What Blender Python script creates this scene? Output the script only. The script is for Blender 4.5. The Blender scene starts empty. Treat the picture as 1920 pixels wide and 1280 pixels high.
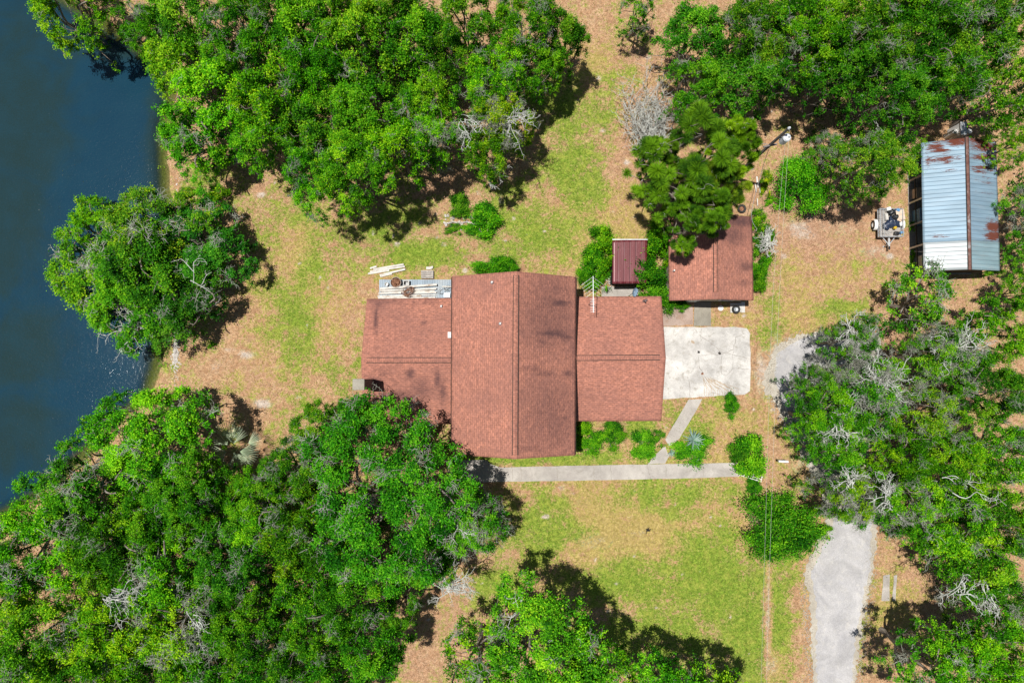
import bpy, math, random
import numpy as np
from mathutils import Vector

C = bpy.context.scene
COL = C.collection
R_ = math.radians
PI = math.pi

# ---------------------------------------------------------------- camera, sky, sun, exposure
CAM_H, F = 50.0, 1250.0
TILT = math.atan(60 / F)
cd = bpy.data.cameras.new('camera'); cam = bpy.data.objects.new('camera', cd); COL.objects.link(cam)
cam.location = (0, 0, CAM_H); cam.rotation_euler = (TILT, 0, 0)
cd.sensor_width = 36; cd.lens = 36 * F / 1920; cd.clip_start = 0.5; cd.clip_end = 3000
C.camera = cam
LIGHT = Vector((0.22, -0.06, -1)).normalized()
sd_ = bpy.data.lights.new('sun', 'SUN'); sun = bpy.data.objects.new('sun', sd_); COL.objects.link(sun)
sd_.energy = 5.0; sd_.angle = R_(0.5); sd_.color = (1.0, 0.965, 0.90)
sun.rotation_euler = LIGHT.to_track_quat('-Z', 'Y').to_euler(); sun.location = (-10, 5, 60)
W = bpy.data.worlds.new('World'); C.world = W; W.use_nodes = True
wn = W.node_tree.nodes; wl = W.node_tree.links
sky = wn.new('ShaderNodeTexSky'); sky.sky_type = 'NISHITA'; sky.sun_disc = False
sky.sun_elevation = math.asin(-LIGHT.z); sky.sun_rotation = math.atan2(-LIGHT.x, -LIGHT.y)
bg = wn['Background']; bg.inputs[1].default_value = 0.05
wl.new(sky.outputs[0], bg.inputs[0])
C.view_settings.view_transform = 'Standard'; C.view_settings.look = 'None'
C.view_settings.gamma = 1; C.view_settings.exposure = 0.08
C.render.engine = 'CYCLES'
C.cycles.max_bounces = 6; C.cycles.diffuse_bounces = 2; C.cycles.transparent_max_bounces = 12

_c, _s = math.cos(TILT), math.sin(TILT)
def P(px, py, h=0.0):
    """point of the place seen at photo pixel (px, py), h metres above the yard"""
    u, v = (px - 960) / F, (640 - py) / F
    y, z = v * _c + _s, v * _s - _c
    t = (h - CAM_H) / z
    return Vector((u * t, y * t, h))
def pix(x, y, z=0.0):
    yy, zz = y * _c + (z - CAM_H) * _s, -y * _s + (z - CAM_H) * _c
    return 960 + F * x / (-zz), 640 - F * yy / (-zz)

# ---------------------------------------------------------------- helpers
def prop(o, label=None, cat=None, group=None, kind=None):
    if label: o['label'] = label
    if cat: o['category'] = cat
    if group: o['group'] = group
    if kind: o['kind'] = kind
    return o
def thing(name, label, cat, loc=(0, 0, 0), group=None):
    o = bpy.data.objects.new(name, None); COL.objects.link(o); o.location = loc
    o.empty_display_size = 0.3
    return prop(o, label, cat, group)
def base_of(o):
    v = Vector((0, 0, 0))
    while o: v = v + Vector(o.location); o = o.parent
    return v

class MB:
    def __init__(s): s.v = []; s.f = []
    def add(s, vs, fs):
        n = len(s.v); s.v += [tuple(v) for v in vs]; s.f += [tuple(i + n for i in f) for f in fs]; return s
    def hexa(s, b, t):
        return s.add(list(b) + list(t), [(3, 2, 1, 0), (4, 5, 6, 7), (0, 1, 5, 4), (1, 2, 6, 5), (2, 3, 7, 6), (3, 0, 4, 7)])
    def box(s, c, d, rz=0.0, rx=0.0, ry=0.0):
        from mathutils import Euler
        e = Euler((rx, ry, rz)).to_matrix(); c = Vector(c); v = []
        for z in (-1, 1):
            for x, y in ((-1, -1), (1, -1), (1, 1), (-1, 1)):
                v.append(c + e @ Vector((x * d[0] / 2, y * d[1] / 2, z * d[2] / 2)))
        return s.hexa(v[:4], v[4:])
    def slab(s, pts, z0, z1):
        n = len(pts)
        v = [(p[0], p[1], z0) for p in pts] + [(p[0], p[1], z1) for p in pts]
        a = sum(pts[i][0] * pts[(i + 1) % n][1] - pts[(i + 1) % n][0] * pts[i][1] for i in range(n))
        f = [tuple(range(n, 2 * n)), tuple(range(n - 1, -1, -1))] + [(i, (i + 1) % n, (i + 1) % n + n, i + n) for i in range(n)]
        if a < 0: f = [tuple(reversed(q)) for q in f]
        return s.add(v, f)
    def tube(s, pts, r, n=6, cap=True):
        pts = [Vector(p) for p in pts]
        if not isinstance(r, (list, tuple)): r = [r] * len(pts)
        rings = []
        for i, p in enumerate(pts):
            d = (pts[min(i + 1, len(pts) - 1)] - pts[max(i - 1, 0)]).normalized()
            a = d.orthogonal().normalized() if i == 0 else (a - d * a.dot(d)).normalized()
            b = d.cross(a)
            rings += [p + (a * math.cos(2 * PI * k / n) + b * math.sin(2 * PI * k / n)) * r[i] for k in range(n)]
        f = []
        for i in range(len(pts) - 1):
            for k in range(n):
                k2 = (k + 1) % n
                f.append((i * n + k, i * n + k2, (i + 1) * n + k2, (i + 1) * n + k))
        if cap: f += [tuple(range(n - 1, -1, -1)), tuple(range((len(pts) - 1) * n, len(pts) * n))]
        return s.add(rings, f)
    def lathe(s, c, prof, n=20, axis='z'):
        v = []; c = Vector(c)
        for r, h in prof:
            for k in range(n):
                a = 2 * PI * k / n
                p = Vector((r * math.cos(a), r * math.sin(a), h))
                if axis == 'x': p = Vector((p.z, p.x, p.y))
                if axis == 'y': p = Vector((p.x, p.z, p.y))
                v.append(c + p)
        f = []
        m = len(prof)
        for i in range(m - 1):
            for k in range(n):
                k2 = (k + 1) % n
                f.append((i * n + k, i * n + k2, (i + 1) * n + k2, (i + 1) * n + k))
        if prof[0][0] > 1e-4 and prof[0] != prof[-1]: f.append(tuple(range(n - 1, -1, -1)))
        if prof[-1][0] > 1e-4 and prof[0] != prof[-1]: f.append(tuple(range((m - 1) * n, m * n)))
        return s.add(v, f)

def obj(name, mb, m, parent=None, loc=None, smooth=False, bevel=0):
    """mesh given in world coordinates, linked as one object; origin = parent's base or loc"""
    me = bpy.data.meshes.new(name)
    off = base_of(parent) if parent else Vector(loc or (0, 0, 0))
    me.from_pydata([(v[0] - off[0], v[1] - off[1], v[2] - off[2]) for v in mb.v], [], mb.f)
    me.update()
    if smooth: me.polygons.foreach_set('use_smooth', [True] * len(me.polygons))
    o = bpy.data.objects.new(name, me); COL.objects.link(o)
    if m: me.materials.append(m)
    if parent: o.parent = parent
    else: o.location = off
    if bevel:
        b = o.modifiers.new('bevel', 'BEVEL'); b.width = bevel; b.segments = 2; b.limit_method = 'ANGLE'
    return o

def npmesh(name, V, Fc, m, attrs=None, smooth=False):
    """mesh from numpy arrays; Fc (n,k) faces; attrs {name: per-vertex float or (n,3)}"""
    me = bpy.data.meshes.new(name)
    n, k = Fc.shape
    me.vertices.add(len(V)); me.vertices.foreach_set('co', V.astype(np.float32).ravel())
    me.loops.add(n * k); me.loops.foreach_set('vertex_index', Fc.astype(np.int32).ravel())
    me.polygons.add(n); me.polygons.foreach_set('loop_start', np.arange(0, n * k, k, dtype=np.int32))
    me.polygons.foreach_set('loop_total', np.full(n, k, dtype=np.int32))
    if smooth: me.polygons.foreach_set('use_smooth', np.ones(n, dtype=bool))
    me.update(calc_edges=True)
    for an, a in (attrs or {}).items():
        if a.ndim == 1:
            at = me.attributes.new(an, 'FLOAT', 'POINT'); at.data.foreach_set('value', a.astype(np.float32))
        else:
            at = me.attributes.new(an, 'FLOAT_VECTOR', 'POINT'); at.data.foreach_set('vector', a.astype(np.float32).ravel())
    if m: me.materials.append(m)
    return me

# ---------------------------------------------------------------- materials
class NT:
    def __init__(s, name):
        s.m = bpy.data.materials.new(name); s.m.use_nodes = True
        s.n = s.m.node_tree.nodes; s.l = s.m.node_tree.links
        s.b = s.n['Principled BSDF']; s.out = s.n['Material Output']
    def link(s, a, b): s.l.new(a, b)
    def set(s, sock, v):
        if hasattr(v, 'is_output'): s.l.new(v, sock)
        elif isinstance(v, (tuple, list)) and len(v) == 3 and sock.type == 'RGBA': sock.default_value = (*v, 1)
        else: sock.default_value = v
    def coord(s, which='Object', scale=None, rot=None, swap=False):
        o = s.n.new('ShaderNodeTexCoord').outputs[which]
        if which == 'World':
            pass
        if swap:
            sp = s.n.new('ShaderNodeSeparateXYZ'); cb = s.n.new('ShaderNodeCombineXYZ')
            s.link(o, sp.inputs[0]); s.link(sp.outputs[1], cb.inputs[0]); s.link(sp.outputs[0], cb.inputs[1]); s.link(sp.outputs[2], cb.inputs[2]); o = cb.outputs[0]
        if scale or rot:
            mp = s.n.new('ShaderNodeMapping'); s.link(o, mp.inputs[0])
            if scale: mp.inputs['Scale'].default_value = scale
            if rot: mp.inputs['Rotation'].default_value = rot
            o = mp.outputs[0]
        return o
    def noise(s, scale, detail=4, rough=0.55, vec=None, dist=0.0):
        t = s.n.new('ShaderNodeTexNoise'); t.inputs['Scale'].default_value = scale
        t.inputs['Detail'].default_value = detail; t.inputs['Roughness'].default_value = rough; t.inputs['Distortion'].default_value = dist
        if vec is not None: s.link(vec, t.inputs['Vector'])
        return t.outputs[0]
    def voro(s, scale, vec=None, feature='F1', out=0):
        t = s.n.new('ShaderNodeTexVoronoi'); t.feature = feature; t.inputs['Scale'].default_value = scale
        if vec is not None: s.link(vec, t.inputs['Vector'])
        return t.outputs[out]
    def ramp(s, f, a, b, lo=0.0, hi=1.0):
        t = s.n.new('ShaderNodeMapRange'); t.interpolation_type = 'SMOOTHSTEP'
        s.set(t.inputs[0], f); t.inputs[1].default_value = a; t.inputs[2].default_value = b
        t.inputs[3].default_value = lo; t.inputs[4].default_value = hi
        return t.outputs[0]
    def math(s, op, a, b=0.0):
        t = s.n.new('ShaderNodeMath'); t.operation = op; s.set(t.inputs[0], a); s.set(t.inputs[1], b); return t.outputs[0]
    def mix(s, f, a, b, mode='MIX'):
        t = s.n.new('ShaderNodeMix'); t.data_type = 'RGBA'; t.blend_type = mode
        s.set(t.inputs[0], f); s.set(t.inputs[6], a); s.set(t.inputs[7], b); return t.outputs[2]
    def attr(s, name, out='Fac'):
        t = s.n.new('ShaderNodeAttribute'); t.attribute_name = name; return t.outputs[out]
    def sep(s, v):
        t = s.n.new('ShaderNodeSeparateXYZ'); s.link(v, t.inputs[0]); return t.outputs
    def bump(s, h, strength=0.3, dist=0.05):
        t = s.n.new('ShaderNodeBump'); t.inputs['Strength'].default_value = strength; t.inputs['Distance'].default_value = dist
        s.link(h, t.inputs['Height']); s.link(t.outputs[0], s.b.inputs['Normal'])
    def done(s, col, rough=0.8, spec=0.3, metal=0.0):
        s.set(s.b.inputs['Base Color'], col); s.set(s.b.inputs['Roughness'], rough)
        s.b.inputs['Specular IOR Level'].default_value = spec; s.b.inputs['Metallic'].default_value = metal
        return s.m

def mottled(name, c1, c2, scale=4, rough=0.8, spec=0.3, metal=0.0, c3=None, bump=0.15, lo=0.35, hi=0.65, bdist=0.02, vscale=None):
    t = NT(name); v = t.coord('Object', scale=vscale)
    f = t.ramp(t.noise(scale, 6, 0.6, v), lo, hi)
    col = t.mix(f, c1, c2)
    if c3: col = t.mix(t.ramp(t.noise(scale * 0.37, 5, 0.65, v, 0.4), 0.52, 0.68), col, c3)
    g = t.noise(scale * 9, 3, 0.6, v)
    col = t.mix(0.5, col, t.mix(1.0, col, t.ramp(g, 0.2, 0.8, 0.7, 1.35), 'MULTIPLY'))
    if bump: t.bump(g, bump, bdist)
    return t.done(col, rough, spec, metal)

def shingles(name, swap):
    t = NT(name); v = t.coord('Object', swap=swap)
    b = t.n.new('ShaderNodeTexBrick'); t.link(v, b.inputs['Vector'])
    b.inputs['Scale'].default_value = 1; b.inputs['Brick Width'].default_value = 0.31; b.inputs['Row Height'].default_value = 0.135
    b.inputs['Mortar Size'].default_value = 0.011; b.inputs['Mortar Smooth'].default_value = 0.3; b.inputs['Bias'].default_value = 0.0
    b.offset = 0.5
    t.set(b.inputs['Color1'], (0.47, 0.200, 0.138)); t.set(b.inputs['Color2'], (0.36, 0.160, 0.118)); t.set(b.inputs['Mortar'], (0.25, 0.115, 0.090))
    col = b.outputs['Color']
    n1 = t.ramp(t.noise(5, 5, 0.7, v), 0.3, 0.7, 0.80, 1.20)
    col = t.mix(1.0, col, n1, 'MULTIPLY')
    vs = t.coord('Object', scale=(2.4, 7.5, 1) if swap else (7.5, 2.4, 1)) if False else t.coord('Object', scale=(6.2, 2.0, 1) if swap else (2.0, 6.2, 1))
    n2 = t.ramp(t.noise(2.6, 2, 0.5, vs), 0.35, 0.65, 0.86, 1.16)
    col = t.mix(1.0, col, n2, 'MULTIPLY')
    w = t.ramp(t.noise(0.32, 4, 0.6, v), 0.35, 0.7)
    col = t.mix(t.math('MULTIPLY', w, 0.45), col, (0.24, 0.115, 0.095))
    st = t.attr('stain')
    k = t.ramp(t.math('ADD', st, t.math('MULTIPLY', t.math('SUBTRACT', t.noise(3.0, 5, 0.7, vs), 0.5), 0.9)), 0.12, 0.95)
    col = t.mix(t.math('MULTIPLY', k, 0.82), col, (0.06, 0.036, 0.042))
    t.bump(b.outputs['Fac'], 0.25, -0.02)
    return t.done(col, 0.92, 0.15)

def corrugated(name, base, pitch, axis, rust=(0.13, 0.035, 0.02), rough=0.35, metal=0.55, dirty=(0.35, 0.36, 0.36)):
    """ribs repeat along world axis 0 (x) or 1 (y)"""
    t = NT(name); v = t.coord('Object'); x = t.sep(v)[axis]
    wv = t.math('ABSOLUTE', t.math('SINE', t.math('MULTIPLY', x, PI / pitch)))
    rib = t.ramp(wv, 0.0, 0.28)
    sc = (0.35, 3.0, 1) if axis == 1 else (3.0, 0.35, 1)
    vs = t.coord('Object', scale=sc)
    sheet = t.ramp(t.noise(0.9, 2, 0.5, vs), 0.3, 0.7, 0.85, 1.1)
    col = t.mix(1.0, base, sheet, 'MULTIPLY')
    col = t.mix(t.math('MULTIPLY', t.ramp(t.noise(1.3, 6, 0.7, vs), 0.45, 0.75), 0.5), col, dirty)
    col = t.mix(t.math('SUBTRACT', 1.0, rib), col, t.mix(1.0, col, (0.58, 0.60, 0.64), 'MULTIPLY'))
    st = t.attr('stain')
    vr = t.coord('Object', scale=(0.55, 7.0, 1) if axis == 1 else (7.0, 0.55, 1))
    r = t.ramp(t.math('ADD', st, t.math('MULTIPLY', t.math('SUBTRACT', t.noise(3.0, 6, 0.75, vr), 0.5), 3.6)), 0.55, 0.70)
    col = t.mix(r, col, rust)
    rr = t.math('ADD', rough, t.math('MULTIPLY', r, 0.45))
    t.bump(rib, 0.6, 0.025)
    t.set(t.b.inputs['Metallic'], t.math('MULTIPLY', t.math('SUBTRACT', 1.0, r), metal))
    t.set(t.b.inputs['Base Color'], col); t.set(t.b.inputs['Roughness'], rr)
    return t.m

def leaf_mat(name, dark, mid, light, trans=0.35, rough=0.45, spec=0.35):
    t = NT(name)
    a = t.attr('tint')
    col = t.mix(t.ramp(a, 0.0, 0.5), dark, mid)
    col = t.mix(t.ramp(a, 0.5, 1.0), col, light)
    oi = t.n.new('ShaderNodeObjectInfo')
    col = t.mix(1.0, col, oi.outputs['Color'], 'MULTIPLY')
    t.set(t.b.inputs['Base Color'], col); t.b.inputs['Roughness'].default_value = rough
    t.b.inputs['Specular IOR Level'].default_value = spec
    tr = t.n.new('ShaderNodeBsdfTranslucent'); t.link(t.mix(1.0, col, (1.3, 1.25, 0.5), 'MULTIPLY'), tr.inputs[0])
    mx = t.n.new('ShaderNodeMixShader'); mx.inputs[0].default_value = trans
    t.link(t.b.outputs[0], mx.inputs[1]); t.link(tr.outputs[0], mx.inputs[2]); t.link(mx.outputs[0], t.out.inputs[0])
    return t.m

M = {}
M['shingle_ns'] = shingles('shingles_main', True)
M['shingle_ew'] = shingles('shingles_wing', False)
M['leaf'] = leaf_mat('leaves', (0.010, 0.080, 0.003), (0.075, 0.325, 0.006), (0.30, 0.60, 0.015), 0.22, 0.6, .07)
M['needle'] = leaf_mat('needles', (0.020, 0.070, 0.006), (0.110, 0.235, 0.010), (0.28, 0.44, 0.02), 0.25, 0.6, .08)
M['bark'] = mottled('bark', (0.13, 0.10, 0.08), (0.30, 0.27, 0.23), 6, 0.9, 0.1, vscale=(1, 1, 0.25))
M['twig'] = mottled('lichen_twig', (0.26, 0.26, 0.21), (0.46, 0.48, 0.41), 3, 0.9, 0.1)
M['deadwood'] = mottled('dead_wood', (0.38, 0.38, 0.35), (0.62, 0.63, 0.59), 3, 0.9, 0.1)
M['blade'] = leaf_mat('palmetto_blade', (0.16, 0.24, 0.12), (0.32, 0.42, 0.25), (0.55, 0.62, 0.42), 0.2, 0.5)
M['agave'] = leaf_mat('agave_blade', (0.09, 0.16, 0.13), (0.18, 0.28, 0.24), (0.34, 0.45, 0.38), 0.05, 0.45)
M['wall'] = mottled('house_siding', (0.42, 0.36, 0.28), (0.50, 0.44, 0.35), 3, 0.8, vscale=(0.3, 0.3, 8))
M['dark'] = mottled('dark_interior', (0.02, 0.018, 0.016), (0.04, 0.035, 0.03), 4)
M['glass'] = NT('window_glass').done((0.03, 0.04, 0.05), 0.08, 0.5)
M['white'] = mottled('white_paint', (0.72, 0.71, 0.68), (0.80, 0.79, 0.77), 5, 0.6, bump=0.05)
M['plank'] = mottled('weathered_white_board', (0.66, 0.64, 0.60), (0.50, 0.46, 0.41), 3, 0.8, c3=(0.33, 0.26, 0.2), vscale=(1, 1, 1))
M['greywood'] = mottled('grey_weathered_wood', (0.42, 0.39, 0.36), (0.26, 0.23, 0.21), 6, 0.9, c3=(0.55, 0.5, 0.45), vscale=(1, 6, 1))
M['wood'] = mottled('raw_lumber', (0.42, 0.28, 0.17), (0.30, 0.2, 0.13), 5, 0.85)
M['galv'] = mottled('galvanised', (0.52, 0.54, 0.56), (0.42, 0.44, 0.46), 7, 0.4, 0.5, 0.5, bump=0.05)
M['alu'] = mottled('aluminium', (0.74, 0.75, 0.76), (0.62, 0.63, 0.64), 7, 0.35, 0.5, 0.4, bump=0.02)
M['rubber'] = mottled('tyre_rubber', (0.022, 0.022, 0.023), (0.05, 0.048, 0.045), 12, 0.75)
M['black'] = mottled('black_plastic', (0.012, 0.013, 0.016), (0.03, 0.032, 0.038), 5, 0.35, 0.5)
M['navy'] = mottled('navy_tarp', (0.014, 0.024, 0.055), (0.03, 0.045, 0.085), 4, 0.4, 0.5)
M['card'] = mottled('cardboard', (0.55, 0.43, 0.33), (0.66, 0.54, 0.44), 4, 0.85)
M['yellow'] = mottled('yellow_plastic', (0.75, 0.52, 0.04), (0.62, 0.42, 0.03), 4, 0.5)
M['blueplastic'] = mottled('blue_plastic', (0.10, 0.25, 0.45), (0.2, 0.35, 0.55), 4, 0.5)
M['rustmetal'] = mottled('rusty_metal', (0.20, 0.085, 0.045), (0.34, 0.18, 0.11), 7, 0.85, c3=(0.10, 0.06, 0.05))
M['dish'] = mottled('satellite_dish_paint', (0.20, 0.31, 0.42), (0.27, 0.38, 0.50), 4, 0.5)
M['block'] = mottled('concrete_block', (0.62, 0.6, 0.56), (0.48, 0.46, 0.43), 7, 0.9)
M['wire'] = NT('wire').done((0.40, 0.40, 0.34), 0.5, 0.4, 0.3)
M['cable'] = NT('dark_cable').done((0.28, 0.28, 0.29), 0.6)
M['pole'] = mottled('utility_pole_wood', (0.13, 0.12, 0.115), (0.22, 0.20, 0.19), 6, 0.9, vscale=(1, 1, 0.2))
M['ceramic'] = mottled('pale_ceramic', (0.75, 0.77, 0.80), (0.62, 0.66, 0.7), 6, 0.25, 0.5)
M['brick'] = mottled('chimney_masonry', (0.10, 0.085, 0.08), (0.15, 0.12, 0.11), 6, 0.9)
M['rock'] = mottled('shore_rock', (0.50, 0.46, 0.42), (0.34, 0.31, 0.29), 5, 0.9, c3=(0.62, 0.59, 0.55))

# ---------------------------------------------------------------- numpy fields
def poly_sd(X, Y, pts):
    """signed distance, positive inside polygon"""
    pts = np.array([(p[0], p[1]) for p in pts]); n = len(pts)
    d = np.full(X.shape, 1e9); inside = np.zeros(X.shape, bool)
    for i in range(n):
        a, b = pts[i], pts[(i + 1) % n]; e = b - a
        t = np.clip(((X - a[0]) * e[0] + (Y - a[1]) * e[1]) / (e @ e), 0, 1)
        d = np.minimum(d, np.hypot(X - a[0] - t * e[0], Y - a[1] - t * e[1]))
        c = ((a[1] > Y) != (b[1] > Y))
        with np.errstate(divide='ignore', invalid='ignore'):
            xi = (b[0] - a[0]) * (Y - a[1]) / (b[1] - a[1]) + a[0]
        inside ^= c & (X < xi)
    return np.where(inside, d, -d)
def lattice(seed, n=64):
    return np.random.RandomState(seed).rand(n, n)
_L = [lattice(i) for i in range(6)]
def vnoise(X, Y, s, k=0):
    L = _L[k % 6]; n = L.shape[0]
    x, y = X / s + 13.7 * k, Y / s + 7.1 * k
    xi, yi = np.floor(x).astype(int), np.floor(y).astype(int); fx, fy = x - xi, y - yi
    fx, fy = fx * fx * (3 - 2 * fx), fy * fy * (3 - 2 * fy)
    g = lambda a, b: L[a % n, b % n]
    return (g(xi, yi) * (1 - fx) + g(xi + 1, yi) * fx) * (1 - fy) + (g(xi, yi + 1) * (1 - fx) + g(xi + 1, yi + 1) * fx) * fy
def sstep(a, b, x):
    t = np.clip((x - a) / (b - a), 0, 1); return t * t * (3 - 2 * t)
def ells(X, Y, lst):
    """soft ellipses given in photo pixels on the ground"""
    px, py = pixnp(X, Y); o = np.zeros(X.shape)
    for e in lst:
        cx, cy, rx, ry, w = e[:5]; a = math.radians(e[5]) if len(e) > 5 else 0
        dx, dy = px - cx, py - cy
        u, v = dx * math.cos(a) + dy * math.sin(a), -dx * math.sin(a) + dy * math.cos(a)
        q = (u / rx) ** 2 + (v / ry) ** 2
        o = np.maximum(o, w * np.exp(-q * 0.9))
    return o
def pixnp(X, Y, Z=0.0):
    yy, zz = Y * _c + (Z - CAM_H) * _s, -Y * _s + (Z - CAM_H) * _c
    return 960 + F * X / (-zz), 640 - F * yy / (-zz)

# ---------------------------------------------------------------- ground, pond
POND = [P(*q) for q in [(-900, -500), (40, -500), (90, -30), (175, 25), (235, 60), (322, 128), (323, 185), (308, 250), (312, 330), (318, 420),
                        (322, 520), (303, 637), (292, 700), (276, 745), (215, 800), (120, 890), (70, 935), (0, 975), (-300, 1100), (-900, 1100)]]
def ground_height(X, Y):
    sd = poly_sd(X, Y, POND) + (vnoise(X, Y, 1.1, 1) - 0.5) * 0.5
    land = 0.05 * (vnoise(X, Y, 3.0, 2) - 0.5)
    near = np.hypot(X * 0.8, Y + 0.0) < 9
    z = land * np.where(sd < -2, 0.35, 1) - 0.28 * sstep(-1.0, 0.0, sd) - 0.34 * np.clip(sd, 0, 5)
    return z, sd
xs = np.concatenate([[-1500, -700, -300, -120, -70, -50], np.arange(-42, 42.01, 0.22), [50, 70, 120, 300, 700, 1500]])
ys = np.concatenate([[-1500, -700, -300, -120, -60, -36], np.arange(-28, 33.01, 0.22), [42, 60, 120, 300, 700, 1500]])
X, Y = np.meshgrid(xs, ys)
Z, SD = ground_height(X, Y)
GREEN = [(1150, 190, 70, 90, .62), (1060, 215, 55, 70, .75), (1075, 330, 70, 90, .85), (1010, 430, 90, 60, .75), (600, 480, 60, 80, .6), (550, 610, 45, 130, .72),
         (790, 475, 90, 32, 1.0), (690, 440, 90, 40, .7), (640, 690, 45, 70, .6), (560, 400, 50, 50, .55), (1030, 990, 80, 80, 1.0), (1250, 935, 200, 45, .75),
         (1340, 1090, 120, 110, .95), (1180, 1090, 130, 70, .75), (1400, 1200, 80, 120, .9), (1455, 1150, 30, 120, .9), (1010, 858, 170, 16, .9), (1195, 790, 32, 35, .8),
         (1290, 800, 50, 50, .6), (1450, 590, 22, 60, .62), (1570, 575, 60, 28, .68), (930, 360, 60, 40, .6), (760, 400, 60, 50, .6), (1350, 720, 50, 30, .45),
         (500, 420, 60, 90, .42), (320, 690, 16, 60, .3), (960, 460, 60, 40, .7), (1440, 520, 22, 80, .4), (940, 1100, 60, 60, .7), (380, 340, 30, 30, .7), (1430, 470, 30, 60, .4),
         (1000, 180, 30, 40, .6), (1260, 1180, 160, 80, .72), (1130, 470, 40, 30, .5), (1470, 1040, 50, 40, .35), (1600, 1170, 28, 130, .4)]
STRAW = [(1540, 520, 110, 50, .45), (1100, 430, 150, 90, .75), (1060, 160, 90, 60, .6), (1500, 590, 120, 40, .7), (760, 510, 120, 30, .5), (1200, 1000, 300, 200, .8), (560, 540, 100, 200, .65),
         (1330, 800, 120, 60, .6), (1700, 540, 120, 30, .3), (1120, 130, 80, 80, .5), (1460, 1200, 30, 150, .7), (1400, 590, 60, 20, .5), (1680, 1150, 60, 80, .6)]
SAND = [(405, 690, 30, 14, .55), (460, 665, 24, 12, .8), (430, 655, 25, 7, .6), (492, 757, 22, 12, .9), (445, 300, 10, 14, .8), (490, 365, 12, 8, .9), (508, 370, 5, 4, .8),
        (1200, 1000, 46, 30, .42), (1050, 915, 14, 8, .7), (1023, 968, 10, 6, 1), (1180, 970, 8, 6, .7), (1090, 940, 40, 22, .4), (1110, 1015, 60, 24, .5),
        (1420, 965, 26, 40, .6), (1435, 1030, 28, 26, .6), (1440, 1160, 6, 160, .7), (1450, 1250, 14, 30, .6), (1570, 430, 90, 50, .45), (1500, 430, 40, 22, .75, 20), (1420, 395, 34, 18, .5),
        (1640, 470, 50, 26, .55), (1668, 480, 12, 9, .9), (1520, 408, 12, 7, .7), (1610, 385, 60, 30, .3), (1470, 480, 9, 7, .8),
        (1400, 770, 20, 60, .4), (1430, 700, 26, 60, .7), (1455, 690, 20, 90, .7), (1500, 870, 40, 40, .5), (1200, 230, 16, 9, .5), (1130, 245, 8, 6, .9), (1175, 305, 9, 7, .9), (1150, 395, 7, 6, .7),
        (940, 375, 8, 16, .7), (960, 385, 8, 8, .5), (897, 362, 6, 5, .9), (788, 419, 5, 6, .9), (700, 437, 5, 6, .9), (745, 457, 9, 6, .9), (833, 458, 9, 7, .8), (963, 410, 6, 5, .9), (948, 449, 6, 5, .9),
        (872, 507, 7, 6, 1), (818, 400, 8, 5, .7), (735, 421, 4, 4, .7), (600, 520, 5, 5, .8), (615, 540, 6, 6, .7), (530, 568, 6, 4, .6), (1290, 110, 8, 8, .6), (1215, 108, 9, 7, .8), (1123, 147, 8, 8, .8),
        (1150, 150, 5, 4, .7), (1190, 408, 8, 6, .7), (1350, 985, 4, 4, .9), (1367, 1000, 5, 4, .7), (1280, 1076, 5, 4, .9), (1155, 1094, 6, 5, .9), (1230, 1138, 7, 5, .8), (1075, 925, 6, 5, .8),
        (1370, 1110, 4, 4, .7), (1690, 1110, 22, 38, .35), (520, 690, 10, 8, .5), (560, 745, 8, 7, .7), (1350, 600, 40, 6, .3), (640, 300, 40, 30, .2), (1240, 600, 30, 10, .35), (1560, 960, 40, 40, .5), (1600, 960, 30, 60, .6)]
PINK = [(1500, 430, 130, 90, 1.0), (1620, 480, 110, 70, .9), (1560, 560, 90, 40, .5), (1700, 1110, 45, 36, .9), (780, 360, 80, 30, .6), (1190, 300, 40, 130, .7), (1200, 100, 60, 60, .7), (1690, 600, 60, 60, .7), (1440, 900, 40, 60, .8),
        (640, 620, 30, 60, .5), (490, 480, 40, 60, .5), (880, 1150, 60, 80, .7), (560, 340, 90, 40, .7), (760, 1240, 60, 60, .6), (1240, 440, 60, 60, .6), (480, 720, 60, 40, .5), (1790, 540, 120, 60, .4), (450, 330, 12, 60, .8)]
BARE = [(1160, 980, 90, 50, .5), (1100, 120, 60, 40, .4), (1230, 150, 40, 60, .5), (1240, 400, 40, 60, .5), (1530, 540, 90, 30, .4), (1110, 955, 90, 50, .5), (1212, 1000, 46, 36, .9), (1425, 975, 34, 60, .8), (1442, 1160, 7, 170, .9), (1450, 1250, 16, 30, .7), (640, 620, 22, 90, .5), (570, 450, 30, 60, .4), (1090, 1030, 60, 30, .5), (1330, 940, 30, 30, .35),
        (1480, 440, 100, 50, .5), (860, 340, 60, 30, .5), (1190, 300, 36, 130, .7), (1060, 380, 30, 30, .3), (500, 700, 60, 40, .4), (1350, 860, 30, 30, .3), (1520, 1150, 20, 120, .35)]
g = ells(X, Y, GREEN) - ells(X, Y, BARE); s_ = ells(X, Y, SAND); st_ = ells(X, Y, STRAW); pk = ells(X, Y, PINK)
rs = np.random.RandomState(5)
small = [(rs.uniform(480, 1480), rs.uniform(100, 1270), rs.uniform(2.5, 6), rs.uniform(2.5, 5), rs.uniform(.5, 1.1)) for _ in range(150)]
s_ = np.maximum(s_, ells(X, Y, small))
shore = np.exp(-((SD + 0.15) / 0.9) ** 2)
wet = sstep(-0.3, 0.5, SD)
verts = np.stack([X, Y, Z], -1).reshape(-1, 3)
ny, nx = X.shape
idx = np.arange(ny * nx).reshape(ny, nx)
faces = np.stack([idx[:-1, :-1], idx[:-1, 1:], idx[1:, 1:], idx[1:, :-1]], -1).reshape(-1, 4)

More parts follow.
